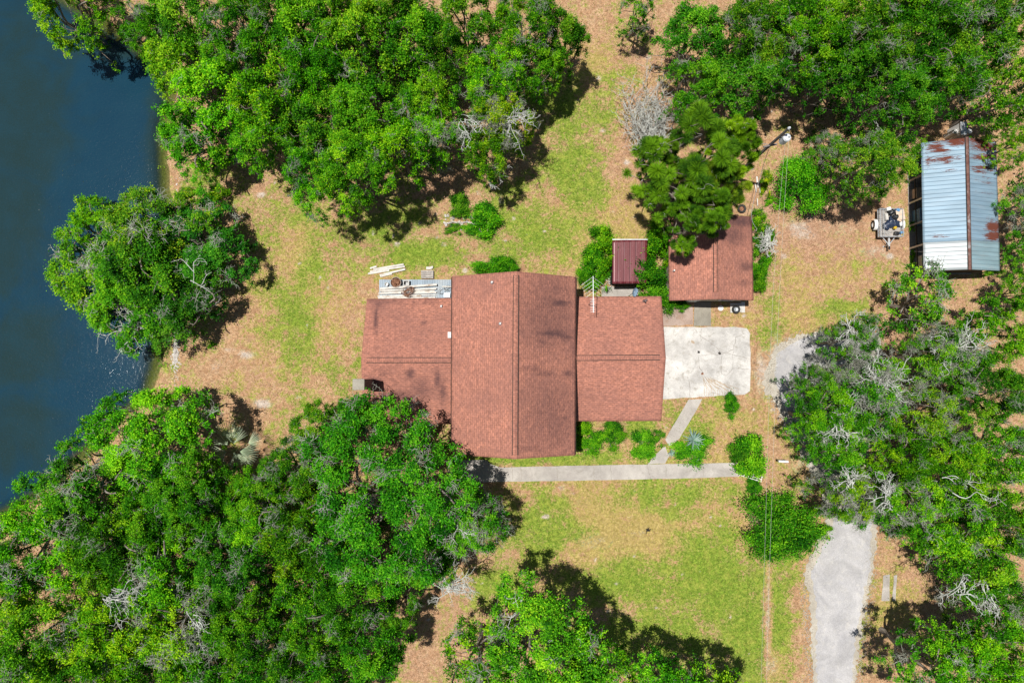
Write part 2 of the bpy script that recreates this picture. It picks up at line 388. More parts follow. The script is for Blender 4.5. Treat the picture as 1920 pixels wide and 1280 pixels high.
def ground_mat():
    t = NT('yard_ground'); v = t.coord('Object')
    mA = t.sep(t.attr('mA', 'Vector')); mB = t.sep(t.attr('mB', 'Vector'))
    nb = t.noise(0.55, 6, 0.62, v); nm = t.noise(1.9, 5, 0.68, v, 0.6); nf = t.noise(7, 4, 0.72, v, 0.8); nx_ = t.noise(26, 3, 0.75, v)
    vv = t.coord('Object', scale=(1, 0.45, 1), rot=(0, 0, 0.5)); ns = t.noise(20, 3, 0.7, vv, 1.0)
    # leaf litter and bare soil
    dirt = t.mix(t.ramp(nm, 0.35, 0.68), (0.40, 0.235, 0.130), (0.50, 0.335, 0.205))
    dirt = t.mix(t.ramp(nf, 0.48, 0.62), dirt, (0.315, 0.175, 0.092))
    dirt = t.mix(t.math('MULTIPLY', mB[1], 0.7), dirt, t.mix(t.ramp(nf, .4, .6), (0.43, 0.265, 0.18), (0.335, 0.18, 0.115)))
    straw = t.mix(t.ramp(nf, 0.35, 0.65), (0.43, 0.325, 0.125), (0.31, 0.235, 0.065))
    straw = t.mix(t.ramp(ns, 0.55, 0.7), straw, (0.47, 0.37, 0.17))
    green = t.mix(t.ramp(nf, 0.38, 0.62), (0.215, 0.305, 0.035), (0.10, 0.175, 0.018))
    green = t.mix(t.ramp(nm, 0.45, 0.7), green, (0.29, 0.315, 0.055))
    green = t.mix(t.ramp(ns, 0.56, 0.72), green, (0.38, 0.33, 0.10))
    wob = t.math('ADD', t.math('MULTIPLY', t.math('SUBTRACT', nb, 0.5), 2.0), t.math('ADD', t.math('MULTIPLY', t.math('SUBTRACT', nm, 0.5), 2.0), t.math('MULTIPLY', t.math('SUBTRACT', nf, 0.5), 1.9)))
    fs = t.ramp(t.math('ADD', mB[0], wob), 0.05, 0.6)
    col = t.mix(fs, dirt, straw)
    fg = t.ramp(t.math('ADD', mA[0], wob), 0.02, 0.66)
    col = t.mix(fg, col, green)
    wob2 = t.math('ADD', t.math('MULTIPLY', t.math('SUBTRACT', nm, 0.5), 0.9), t.math('MULTIPLY', t.math('SUBTRACT', nf, 0.5), 1.2))
    fsd = t.ramp(t.math('ADD', mA[1], wob2), 0.42, 0.85)
    col = t.mix(fsd, col, t.mix(t.ramp(nf, 0.4, 0.6), (0.54, 0.47, 0.40), (0.44, 0.36, 0.30)))
    # shore: olive mud under water, grey gravelly strip
    col = t.mix(mA[2], col, t.mix(t.ramp(nf, .4, .6), (0.20, 0.185, 0.035), (0.135, 0.125, 0.025)))
    hf = t.ramp(nx_, 0.33, 0.67, 0.42, 1.56)
    col = t.mix(1.0, col, hf, 'MULTIPLY')
    hf2 = t.ramp(t.noise(4.2, 4, 0.7, v, 1.0), 0.35, 0.65, 0.78, 1.20)
    col = t.mix(1.0, col, hf2, 'MULTIPLY')
    t.bump(nx_, 0.5, 0.06)
    return t.done(col, 0.95, 0.1)
mA = np.stack([g, s_, wet], -1).reshape(-1, 3); mB = np.stack([st_, pk, shore], -1).reshape(-1, 3)
gm = npmesh('ground', verts, faces, ground_mat(), {'mA': mA, 'mB': mB}, True)
go = bpy.data.objects.new('ground', gm); COL.objects.link(go); prop(go, kind='structure')

def water_mat():
    t = NT('pond_water'); v = t.coord('Object')
    n = t.noise(0.09, 4, 0.55, v, 0.4); n2 = t.noise(0.5, 4, 0.6, v)
    col = t.mix(t.ramp(t.math('ADD', t.attr('murk'), t.math('MULTIPLY', t.math('SUBTRACT', t.noise(0.25, 6, 0.65, v, .8), 0.5), 1.8)), 0.05, 0.85), (0.006, 0.034, 0.065), (0.014, 0.031, 0.030))
    col = t.mix(t.ramp(n2, 0.3, 0.8, 0, .35), col, (0.012, 0.050, 0.080))
    col = t.mix(t.ramp(t.noise(11, 3, 0.7, v), 0.3, 0.7, 0, .45), col, (0.014, 0.050, 0.072))
    col = t.mix(t.ramp(t.noise(5, 3, 0.7, v), 0.74, 0.78, 0, .5), col, (0.10, 0.15, 0.16))
    t.set(t.b.inputs['Base Color'], col); t.b.inputs['Roughness'].default_value = 0.12; t.b.inputs['IOR'].default_value = 1.33
    t.bump(t.noise(5, 4, 0.7, v), 0.35, 0.05)
    tr = t.n.new('ShaderNodeBsdfTransparent'); tr.inputs[0].default_value = (0.75, 0.85, 0.7, 1)
    mx = t.n.new('ShaderNodeMixShader'); t.link(t.ramp(t.attr('depth'), 0.0, 1.0, 0.12, 1.0), mx.inputs[0])
    t.link(tr.outputs[0], mx.inputs[1]); t.link(t.b.outputs[0], mx.inputs[2]); t.link(mx.outputs[0], t.out.inputs[0])
    return t.m
wx = np.concatenate([[-1500, -300, -80], np.arange(-45, -24.9, 0.35)]); wy = np.concatenate([[-40, ], np.arange(-28, 33, 0.35), [60, 300, 900]])
WX, WY = np.meshgrid(wx, wy); wsd = poly_sd(WX, WY, POND)
murk = ells(WX, WY, [(0, 220, 110, 190, 1.1), (30, 660, 80, 90, .9, 30), (0, 400, 90, 190, 1.0), (10, 800, 100, 80, .9), (230, 75, 130, 36, 1.1), (200, 60, 110, 40, .6), (296, 260, 26, 180, 1.0), (30, 60, 60, 60, .7), (280, 680, 26, 60, .8)])
widx = np.arange(WX.size).reshape(WX.shape)
wf = np.stack([widx[:-1, :-1], widx[:-1, 1:], widx[1:, 1:], widx[1:, :-1]], -1)
keep = (np.maximum.reduce([wsd[:-1, :-1], wsd[:-1, 1:], wsd[1:, 1:], wsd[1:, :-1]]) > -0.6)
wm_ = npmesh('pond_water', np.stack([WX, WY, np.full(WX.shape, -0.26)], -1).reshape(-1, 3), wf[keep].reshape(-1, 4), water_mat(),
             {'depth': sstep(0.0, 1.7, wsd).ravel(), 'murk': murk.ravel()}, True)
wo = bpy.data.objects.new('pond_water', wm_); COL.objects.link(wo); prop(wo, kind='structure')

# ---------------------------------------------------------------- concrete, gravel
def sheet(name, pxs, m, z0, z1, kind='structure', jag=0.0, step=0.4, seed=1, bevel=0.0):
    pts = [P(x, y, z1) for x, y in pxs]
    if jag:
        r = random.Random(seed); q = []
        for i, a in enumerate(pts):
            b = pts[(i + 1) % len(pts)]; n = max(1, int((b - a).length / step)); nrm = Vector((a.y - b.y, b.x - a.x, 0)).normalized()
            for k in range(n): q.append(a.lerp(b, k / n) + nrm * r.uniform(-jag, jag))
        pts = q
    o = obj(name, MB().slab(pts, z0, z1), m, bevel=bevel); prop(o, kind=kind); return o
def concrete(name, a, b, dirty, k=1.0, splotch=0.55):
    t = NT(name); v = t.coord('Object')
    col = t.mix(t.ramp(t.noise(0.8, 6, 0.65, v, 0.3), 0.32, 0.7), a, b)
    col = t.mix(t.math('MULTIPLY', t.ramp(t.noise(1.7, 7, 0.7, v, 0.8), 0.5, 0.72), splotch), col, dirty)
    col = t.mix(1.0, col, t.ramp(t.noise(22, 3, 0.7, v), 0.3, 0.7, 0.82, 1.14), 'MULTIPLY')
    col = t.mix(1.0, col, t.ramp(t.noise(0.45, 6, 0.7, v, .8), 0.3, 0.7, 0.80, 1.10), 'MULTIPLY')
    col = t.mix(t.ramp(t.noise(3.3, 5, 0.7, v, 1.0), 0.62, 0.74, 0, .55), col, dirty)
    t.bump(t.noise(40, 2, 0.7, v), 0.2, 0.01)
    return t.done(col, 0.9, 0.2)
M['pad'] = concrete('driveway_pad_concrete', (0.62, 0.60, 0.57), (0.46, 0.44, 0.42), (0.33, 0.30, 0.26), splotch=.85)
M['walk'] = concrete('walkway_concrete', (0.47, 0.435, 0.395), (0.385, 0.35, 0.32), (0.28, 0.25, 0.215))
M['oldwalk'] = concrete('old_slab_concrete', (0.33, 0.305, 0.255), (0.27, 0.245, 0.20), (0.20, 0.18, 0.14))
M['gravel'] = concrete('gravel_drive', (0.47, 0.455, 0.455), (0.40, 0.39, 0.40), (0.54, 0.515, 0.48), splotch=0.7)
M['sandy'] = concrete('sandy_drive_edge', (0.49, 0.455, 0.39), (0.42, 0.375, 0.31), (0.38, 0.29, 0.20))
pad = sheet('driveway_pad', [(1238, 613), (1300, 613), (1385, 613), (1400, 616), (1406, 625), (1408, 700), (1406, 733), (1396, 740), (1365, 741), (1240, 748)], M['pad'], -0.1, 0.06, jag=0.03, step=0.35)
def crack(pts, w=0.025, z=0.063, parent=pad, seed=1, name='crack', m=None):
    r = random.Random(seed); q = []
    P3 = [P(x, y, z) for x, y in pts]
    for a, b in zip(P3[:-1], P3[1:]):
        n = max(2, int((b - a).length / 0.15)); nrm = Vector((a.y - b.y, b.x - a.x, 0)).normalized()
        for k in range(n): q.append(a.lerp(b, k / n) + nrm * r.uniform(-0.04, 0.04))
    q.append(P3[-1]); mb = MB()
    for i in range(len(q) - 1):
        n = Vector((q[i].y - q[i + 1].y, q[i + 1].x - q[i].x, 0)).normalized() * (w * r.uniform(0.3, 1) / 2)
        mb.add([q[i] - n, q[i + 1] - n, q[i + 1] + n, q[i] + n], [(3, 2, 1, 0)])
    return obj(name, mb, m or M['crackm'], parent)
M['crackm'] = NT('crack_dirt').done((0.24, 0.21, 0.18), 0.95, 0.1)
M['jointm'] = NT('joint_dirt').done((0.30, 0.27, 0.23), 0.95, 0.1)
for i, c in enumerate([[(1310, 628), (1330, 640), (1352, 660), (1372, 665), (1405, 672)], [(1310, 668), (1330, 664), (1352, 664), (1375, 655), (1380, 632), (1396, 625)],
                       [(1374, 658), (1374, 690), (1362, 705), (1354, 700), (1352, 690)], [(1374, 690), (1406, 692)], [(1310, 668), (1312, 690), (1325, 712)], [(1292, 715), (1294, 746)],
                       [(1352, 668), (1353, 690)], [(1318, 745), (1335, 735), (1362, 742)], [(1315, 613), (1314, 640)]]):
    crack(c, 0.035, seed=i)
M['padstain'] = concrete('rust_and_soil_stain', (0.45, 0.36, 0.27), (0.38, 0.29, 0.21), (0.32, 0.23, 0.16))
def blotch(name, cx, cy, r, m, z, parent, seed=0, k=18, sx=1.0, sy=1.0):
    rr = random.Random(seed); c = P(cx, cy, z); pts = []
    for i in range(k):
        a = 2 * PI * i / k; q = r * 0.04 * rr.uniform(0.55, 1.1)
        pts.append((c.x + math.cos(a) * q * sx, c.y + math.sin(a) * q * sy, z))
    mb = MB(); mb.add(pts, [tuple(range(k))]); return obj(name, mb, m, parent)
blotch('weed_patch', 1310, 660, 3, M['dark'], 0.0635, pad, 1)
blotch('weed_patch', 1349, 662, 3, M['dark'], 0.0635, pad, 2)
blotch('weed_patch', 1317, 700, 3, M['rustmetal'], 0.0635, pad, 3)
blotch('stain', 1299, 641, 4, M['padstain'], 0.0635, pad, 4)
for i in range(16):
    a = P(1316 + i * 0.4, 702 + i % 5, .06); x = 1315 + i * 4.2; crack([(1318 + i, 706 + (i % 4) * 2), (x + 6, 728 + (i % 3) * 3), (x + 6, 742)], 0.05, 0.0632 + 0.0001 * i, seed=40 + i, name='soil_streak', m=M['padstain'])

wk = [(918, 870), (930, 872), (940, 876), (1060, 872), (1214, 869), (1222, 860), (1214, 850), (1246, 846), (1253, 852), (1247, 868), (1300, 868), (1386, 867), (1392, 878), (1386, 893),
      (1300, 896), (1200, 899), (1060, 901), (930, 903), (905, 903), (870, 903), (870, 862), (912, 862)]
walk = sheet('walkway', [(912, 862), (920, 870), (938, 876), (1060, 873), (1386, 867), (1393, 880), (1386, 893), (1300, 896), (1060, 901), (860, 904), (860, 862)], M['walk'], -0.1, 0.045, jag=0.015, step=0.6)
for x in (960, 977, 1044, 1113, 1145, 1248, 1318):
    crack([(x, 873), (x + 1, 900 if x < 1200 else 895)], 0.04, 0.048, walk, seed=x, m=M['jointm'], name='joint')
crack([(1213, 869), (1220, 897)], 0.03, 0.048, walk, seed=77)
sheet('path_branch', [(1214, 870), (1224, 858), (1246, 836), (1248, 838), (1252, 850), (1256, 852), (1247, 868)], M['walk'], -0.1, 0.05, jag=0.02, step=0.5)
sheet('diagonal_path', [(1247, 824), (1291, 749), (1317, 748), (1312, 758), (1274, 822), (1255, 836)], M['walk'], -0.1, 0.048, jag=0.02, step=0.5)
sheet('garage_walk', [(1302, 566), (1333, 566), (1333, 611), (1301, 611)], M['oldwalk'], -0.1, 0.05, jag=0.01)
sheet('brick_bed', [(1243, 580), (1299, 572), (1299, 609), (1243, 611)], concrete('worn_brick_bed', (0.42, 0.33, 0.28), (0.36, 0.26, 0.21), (0.30, 0.18, 0.11), splotch=0.8), -0.1, 0.03, jag=0.04)
sheet('shed_slab', [(1128, 537), (1200, 537), (1200, 558), (1128, 558)], M['walk'], -0.1, 0.045, jag=0.01)
sheet('gravel_patch', [(1450, 655), (1470, 638), (1500, 628), (1580, 618), (1650, 625), (1660, 700), (1640, 800), (1620, 900), (1660, 985), (1560, 985), (1530, 900), (1470, 800), (1452, 750), (1438, 740), (1432, 715), (1440, 680)],
      M['sandy'], -0.05, 0.014, jag=0.16, step=0.2, seed=3)
sheet('gravel_turnaround', [(1458, 660), (1500, 634), (1560, 626), (1630, 640), (1620, 700), (1580, 790), (1490, 800), (1462, 745), (1452, 700)], M['gravel'], -0.05, 0.022, jag=0.08, seed=4)
sheet('gravel_verge', [(1556, 950), (1600, 915), (1644, 940), (1644, 985), (1642, 1010), (1640, 1060), (1630, 1100), (1622, 1150), (1612, 1200), (1602, 1290), (1600, 1500), (1510, 1500), (1524, 1290), (1519, 1190), (1520, 1130), (1510, 1085), (1507, 1070), (1526, 1030), (1546, 990)],
      M['sandy'], -0.05, 0.018, jag=0.15, step=0.18, seed=5)
sheet('gravel_driveway', [(1566, 960), (1600, 930), (1632, 950), (1634, 1010), (1632, 1060), (1622, 1100), (1614, 1150), (1604, 1200), (1596, 1290), (1594, 1500), (1520, 1500), (1532, 1290), (1530, 1190), (1532, 1140), (1522, 1090), (1518, 1075), (1536, 1040), (1556, 1000)],
      M['gravel'], -0.05, 0.026, jag=0.12, step=0.2, seed=6)
sheet('sandy_slab', [(1656, 1078), (1668, 1076), (1668, 1126), (1653, 1126)], M['walk'], -0.05, 0.02, jag=0.02)
sheet('sandy_strip', [(1676, 1078), (1682, 1077), (1679, 1126), (1673, 1126)], M['walk'], -0.05, 0.02, jag=0.02)

# ---------------------------------------------------------------- roofs and houses
def slope(mb_list, name, e0, e1, r1, r0, th, m, parent, stains=(), n=0.18):
    """one roof slope: e0-e1 along the eave, r0-r1 along the ridge; top grid with a stain attribute, real thickness"""
    e0, e1, r0, r1 = map(Vector, (e0, e1, r0, r1)); off = base_of(parent)
    nu = max(2, int((e1 - e0).length / n)); nv = max(2, int((r0 - e0).length / n))
    u = np.linspace(0, 1, nu + 1)[:, None, None]; v = np.linspace(0, 1, nv + 1)[None, :, None]
    A, B, Cc, D = [np.array(q)[None, None, :] for q in (e0, e1, r1, r0)]
    T = (A * (1 - u) + B * u) * (1 - v) + (D * (1 - u) + Cc * u) * v
    nrm = (e1 - e0).cross(r0 - e0).normalized()
    if nrm.z < 0: nrm = -nrm
    Bt = T - np.array(nrm)[None, None, :] * th
    N = (nu + 1) * (nv + 1); id_ = np.arange(N).reshape(nu + 1, nv + 1)
    q = lambda I: np.stack([I[:-1, :-1], I[1:, :-1], I[1:, 1:], I[:-1, 1:]], -1).reshape(-1, 4)
    fl = [q(id_), q(id_ + N)[:, ::-1]]
    rim = np.concatenate([id_[:, 0], id_[-1, 1:], id_[-2::-1, -1], id_[0, -2:0:-1]]); r2 = np.roll(rim, -1)
    fl.append(np.stack([rim, rim + N, r2 + N, r2], -1))
    Fc = np.concatenate(fl)
    if (T[1, 0] - T[0, 0])[0] * (T[0, 1] - T[0, 0])[1] - (T[1, 0] - T[0, 0])[1] * (T[0, 1] - T[0, 0])[0] < 0: Fc = Fc[:, ::-1]
    V = np.concatenate([T.reshape(-1, 3), Bt.reshape(-1, 3)])
    st = np.zeros(len(V))
    px, py = pixnp(V[:, 0], V[:, 1], V[:, 2])
    for cx, cy, rx, ry, w in stains:
        st = np.maximum(st, w * np.exp(-(((px - cx) / rx) ** 2 + ((py - cy) / ry) ** 2)))
    me = npmesh(name, V - np.array(off), Fc, m, {'stain': st})
    o = bpy.data.objects.new(name, me); COL.objects.link(o); o.parent = parent; return o

def wallbox(mb, x0, x1, y0, y1, z0, z1): mb.box(((x0 + x1) / 2, (y0 + y1) / 2, (z0 + z1) / 2), (x1 - x0, y1 - y0, z1 - z0))
def window(parent, c, w, h, face):
    """face: 'x+','x-','y+','y-'"""
    s = 1 if face[1] == '+' else -1; ax = face[0]
    d = (0.06, w, h) if ax == 'x' else (w, 0.06, h)
    o = Vector((s * 0.03, 0, 0)) if ax == 'x' else Vector((0, s * 0.03, 0))
    mb = MB(); cc = Vector(c) + o
    for k in (-1, 1):
        t_ = Vector((0, k * w / 2, 0)) if ax == 'x' else Vector((k * w / 2, 0, 0))
        mb.box(cc + t_, (0.07, 0.07, h + 0.07) if ax == 'x' else (0.07, 0.07, h + 0.07))
        mb.box(cc + Vector((0, 0, k * h / 2)), (0.074, w, 0.06) if ax == 'x' else (w, 0.074, 0.06))
    mb.box(cc, (0.05, w, 0.04) if ax == 'x' else (w, 0.05, 0.04))
    f = obj('window', mb, M['white'], parent)
    obj('pane', MB().box(Vector(c) + o * 0.5, (0.02, w, h) if ax == 'x' else (w, 0.02, h)), M['glass'], f)
def door(parent, c, w, h, face):
    s = 1 if face[1] == '+' else -1; ax = face[0]
    o = Vector((s * 0.03, 0, 0)) if ax == 'x' else Vector((0, s * 0.03, 0))
    d = obj('door', MB().box(Vector(c) + o, (0.07, w, h) if ax == 'x' else (w, 0.07, h)), M['white'], parent)
    k = Vector(c) + o * 2.4 + (Vector((0, w * 0.4, 0)) if ax == 'x' else Vector((w * 0.4, 0, 0)))
    obj('handle', MB().lathe(k, [(0.0, -0.03), (0.03, -0.02), (0.035, 0), (0.03, 0.02), (0.0, 0.03)], 10), M['alu'], d)
def gable_walls(mb, x0, x1, y0, y1, ze, zr, along):
    """prism walls with gables; ridge runs along 'x' or 'y'"""
    if along == 'y':
        xm = (x0 + x1) / 2
        for y, s in ((y0, 1), (y1, -1)):
            ya, yb = (y, y + 0.15 * s)
            a, b = [(x0, ya, 0), (x1, ya, 0), (x1, ya, ze), (xm, ya, zr), (x0, ya, ze)], [(x0, yb, 0), (x1, yb, 0), (x1, yb, ze), (xm, yb, zr), (x0, yb, ze)]
            mb.add(a + b, [(0, 1, 2, 3, 4), (9, 8, 7, 6, 5)] + [((i + 1) % 5, i, i + 5, (i + 1) % 5 + 5) for i in range(5)])
        wallbox(mb, x0, x0 + 0.15, y0 + 0.151, y1 - 0.151, 0, ze); wallbox(mb, x1 - 0.15, x1, y0 + 0.151, y1 - 0.151, 0, ze)
    else:
        ym = (y0 + y1) / 2
        for x, s in ((x0, 1), (x1, -1)):
            xa, xb = (x, x + 0.15 * s)
            a, b = [(xa, y0, 0), (xa, y1, 0), (xa, y1, ze), (xa, ym, zr), (xa, y0, ze)], [(xb, y0, 0), (xb, y1, 0), (xb, y1, ze), (xb, ym, zr), (xb, y0, ze)]
            mb.add(a + b, [(4, 3, 2, 1, 0), (5, 6, 7, 8, 9)] + [(i, (i + 1) % 5, (i + 1) % 5 + 5, i + 5) for i in range(5)])
        wallbox(mb, x0 + 0.151, x1 - 0.151, y0, y0 + 0.15, 0, ze); wallbox(mb, x0 + 0.151, x1 - 0.151, y1 - 0.15, y1, 0, ze)

house = thing('house', 'large red-brown shingled house of three joined gable roofs in the middle of the yard', 'house', (0.2, 0.5, 0))
HE, HR, WE, WR = 4.4, 6.95, 2.8, 4.15
def ridge_strip(a, b, w, m, parent, name='ridge_cap', lift=0.05):
    a, b = Vector(a), Vector(b); d = (b - a).normalized(); s = Vector((-d.y, d.x, 0)) * w; dn = Vector((0, 0, -w * 0.5 * (2.55 / 4.4 if abs(d.y) > .5 else 0.32) * 1.9))
    up = Vector((0, 0, lift)); k = Vector((0, 0, -0.03))
    v = [a - s + dn + up, a + up + Vector((0, 0, .012)), a + s + dn + up, b - s + dn + up, b + up + Vector((0, 0, .012)), b + s + dn + up]
    v += [q + k for q in v]
    for q in (0, 2):  # thin dark strip along each cap edge, painted shade for the gap under it
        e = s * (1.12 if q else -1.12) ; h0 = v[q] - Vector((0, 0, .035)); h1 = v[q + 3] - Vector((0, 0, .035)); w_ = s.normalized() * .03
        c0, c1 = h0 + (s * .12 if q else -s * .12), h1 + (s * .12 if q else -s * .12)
        obj('ridge_shadow_line', MB().add([c0 - w_, c1 - w_, c1 + w_, c0 + w_, c0 - w_ + up * .5, c1 - w_ + up * .5, c1 + w_ + up * .5, c0 + w_ + up * .5], [(3, 2, 1, 0), (4, 5, 6, 7), (0, 1, 5, 4), (1, 2, 6, 5), (2, 3, 7, 6), (3, 0, 4, 7)]), M['dark'], parent)
    return obj(name, MB().add(v, [(0, 3, 4, 1), (1, 4, 5, 2), (6, 7, 10, 9), (7, 8, 11, 10), (0, 6, 9, 3), (2, 5, 11, 8), (0, 1, 7, 6), (1, 2, 8, 7), (3, 9, 10, 4), (4, 10, 11, 5)]), m, parent)
# main volume
mEW0, mEW1 = P(847, 518, HE), P(846, 851, HE); mR0, mR1 = P(967, 508.5, HR), P(965, 860.5, HR); mEE0, mEE1 = P(1080.5, 519, HE), P(1079, 853, HE)
stW = [(700 + 0, 0, 1, 1, 0)]
stE = [(1030, 590, 75, 120, .55), (1035, 780, 75, 110, .52), (1015, 640, 20, 10, .7), (1000, 690, 24, 8, .6), (1065, 700, 14, 8, .8), (1045, 540, 30, 8, .6), (1050, 568, 26, 7, 1.0), (1035, 625, 40, 8, .95), (1060, 633, 25, 6, .8), (1000, 600, 18, 8, .55), (1020, 700, 30, 6, .7), (1030, 715, 40, 10, .45), (1055, 740, 25, 6, .55), (1020, 596, 26, 5, .45),
       (1010, 770, 14, 6, .6), (1060, 783, 14, 5, .65), (1040, 812, 34, 7, .6), (1060, 545, 26, 14, .5), (1075, 660, 8, 120, .5), (1010, 530, 60, 6, .3), (1000, 840, 50, 10, .5)]
mrW = slope(None, 'main_roof', mEW0, mEW1, mR1, mR0, 0.12, M['shingle_ns'], house, [(880, 820, 30, 20, .25)]); 
mrE = slope(None, 'main_roof', mEE0, mEE1, mR1, mR0, 0.12, M['shingle_ns'], house, stE)
prop(mrE, label='east slope of the main roof with dark algae stains')
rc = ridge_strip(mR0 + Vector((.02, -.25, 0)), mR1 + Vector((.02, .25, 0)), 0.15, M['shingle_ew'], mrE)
# wings
wT0, wT1 = P(688, 560, WE), P(862, 558, WE); wR0, wR1 = P(677, 675, WR), P(862, 675, WR); wB0, wB1 = P(681, 795, WE), P(862, 795, WE)
stw = [(760, 620, 90, 80, .28), (710, 570, 20, 14, .6), (705, 600, 5, 36, .9), (706, 625, 6, 10, .5), (775, 570, 6, 20, .55), (720, 566, 60, 5, .6), (795, 605, 5, 8, .8), (800, 565, 30, 8, .5), (745, 600, 60, 40, .3)]
wr1 = slope(None, 'wing_roof', wT0, wT1, wR1, wR0, 0.12, M['shingle_ew'], house, stw)
wr2 = slope(None, 'wing_roof', wB0, wB1, wR1, wR0, 0.12, M['shingle_ew'], house, [(760, 730, 90, 60, .3), (820, 710, 5, 26, .9), (770, 700, 12, 14, .8), (700, 715, 30, 14, .7), (790, 730, 30, 30, .6), (830, 735, 10, 30, .7), (750, 745, 60, 20, .7), (720, 700, 20, 20, .5)])
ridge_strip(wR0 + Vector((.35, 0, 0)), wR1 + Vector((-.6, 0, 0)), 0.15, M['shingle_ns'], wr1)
eT0, eT1 = P(1066, 556, WE), P(1240, 555, WE); eR0, eR1 = P(1066, 671, WR), P(1248.5, 670, WR); eB0, eB1 = P(1066, 789.5, WE), P(1240, 789, WE)
er1 = slope(None, 'wing_roof', eT0, eT1, eR1, eR0, 0.12, M['shingle_ew'], house, [(1225, 600, 6, 30, .35), (1165, 600, 60, 30, .22)])
er2 = slope(None, 'wing_roof', eB0, eB1, eR1, eR0, 0.12, M['shingle_ew'], house, [(1150, 780, 30, 12, .35), (1210, 770, 20, 12, .3), (1088, 740, 5, 40, .45), (1100, 700, 20, 30, .2)])
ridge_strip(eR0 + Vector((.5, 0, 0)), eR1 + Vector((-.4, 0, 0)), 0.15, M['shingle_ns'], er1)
mb = MB()
gable_walls(mb, mEW0.x + .4, mEE0.x - .4, mEW1.y + .35, mEW0.y - .35, HE - .02, HR - .4, 'y')
obj('wall', mb, M['wall'], house)
mb = MB(); gable_walls(mb, wT0.x + .35, mEW0.x + .38, wB0.y + .4, wT0.y - .4, WE - .0, WR - .3, 'x'); obj('wall', mb, M['wall'], house)
mb = MB(); gable_walls(mb, mEE0.x - .38, eT1.x - .35, eB1.y + .4, eT1.y - .4, WE - .0, WR - .3, 'x'); obj('wall', mb, M['wall'], house)
# fascia / gutter strips along eaves
for nm, a, b in (('gutter', mEE0, mEE1), ('gutter', mEW0, mEW1)):
    obj(nm, MB().tube([a + Vector((.0, -.05, -.13)), b + Vector((.0, .05, -.13))], 0.055, 6), M['dark'], house)
yS, yN = mEW1.y + .35, mEW0.y - .35
for x in (-2.6, 2.6): window(house, (x, yS, 1.5), 1.4, 1.2, 'y-'); window(house, (x, yN, 1.5), 1.4, 1.2, 'y+')
door(house, (0.2, yS, 1.05), 0.95, 2.1, 'y-')
for x in (7.0,): window(house, (x, eB1.y + .4, 1.5), 1.6, 1.1, 'y-')
window(house, (-8.5, wB0.y + .4, 1.5), 1.6, 1.1, 'y-'); window(house, (-7, wT0.y - .4, 1.5), 1.4, 1.1, 'y+')
door(house, (eT1.x - .35, 0.9, 1.2), 2.6, 2.3, 'x+')
# chimney
ct = P(661, 710, 6.7); cb_ = P(683, 731, 6.7)
ch = obj('chimney', MB().box(((ct.x + cb_.x) / 2, (ct.y + cb_.y) / 2, 3.25), (cb_.x - ct.x - .06, ct.y - cb_.y - .06, 6.5)), M['brick'], house)
obj('chimney_cap', MB().box(((ct.x + cb_.x) / 2, (ct.y + cb_.y) / 2, 6.61), (cb_.x - ct.x, ct.y - cb_.y, 0.2)), M['oldwalk'], ch, bevel=.02)
def vent(px, py, h, l=.35):
    p = P(px, py, h + l)
    o = obj('vent_pipe', MB().lathe((p.x, p.y, h - .25), [(.05, 0), (.05, l + .25), (.035, l + .25)], 12), M['white'], house)
    obj('flashing', MB().lathe((p.x, p.y, h - .02), [(.12, 0), (.11, .05), (.055, .12)], 12), M['galv'], o)
vent(922.5, 528.5, 6.15, .25); vent(938, 606, 6.4, .25); vent(827, 573.5, 3.0, .3)
p = P(843.5, 628, 3.75); obj('roof_vent', MB().box((p.x, p.y, 3.72), (.2, .36, .34)).box((p.x, p.y, 3.93), (.26, .42, .05)), M['white'], house, bevel=.02)

# garage
gar = thing('garage', 'detached red-brown gable roofed garage under the pine', 'garage', P(1333, 485))
GE, GR = 2.6, 3.85
gW0, gW1 = P(1253, 408, GE), P(1254.5, 563.5, GE); gR0, gR1 = P(1341.5, 401, GR), P(1342.5, 561, GR); gE0, gE1 = P(1410, 406, GE), P(1413, 563, GE)
g1 = slope(None, 'garage_roof', gW0, gW1, gR1, gR0, 0.12, M['shingle_ns'], gar, [(1270, 480, 20, 10, .4), (1290, 470, 20, 20, .4)])
g2 = slope(None, 'garage_roof', gE0, gE1, gR1, gR0, 0.12, M['shingle_ns'], gar, [(1400, 500, 20, 14, .7), (1395, 530, 20, 10, .6), (1390, 415, 40, 16, .9), (1375, 440, 30, 30, .7), (1362, 520, 14, 10, .4), (1408, 440, 10, 30, .4), (1372, 500, 30, 60, .3)])
prop(g2, label='east slope of the garage roof, darkened by algae')
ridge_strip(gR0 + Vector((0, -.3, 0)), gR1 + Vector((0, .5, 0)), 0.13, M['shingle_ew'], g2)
mb = MB(); gable_walls(mb, gW0.x + .25, gE0.x - .2, gW1.y + .22, gW0.y - .25, GE, GR - .3, 'y'); obj('wall', mb, M['wall'], gar)
door(gar, (gW0.x + 2.1, gW1.y + .22, 1.05), .9, 2.1, 'y-'); window(gar, (gW0.x + 4.5, gW1.y + .22, 1.5), 1.0, .9, 'y-')
vp = P(1264, 507, 3.1); obj('vent_pipe', MB().lathe((vp.x, vp.y, 2.7), [(.05, 0), (.05, .5), (.03, .5)], 12), M['white'], gar)

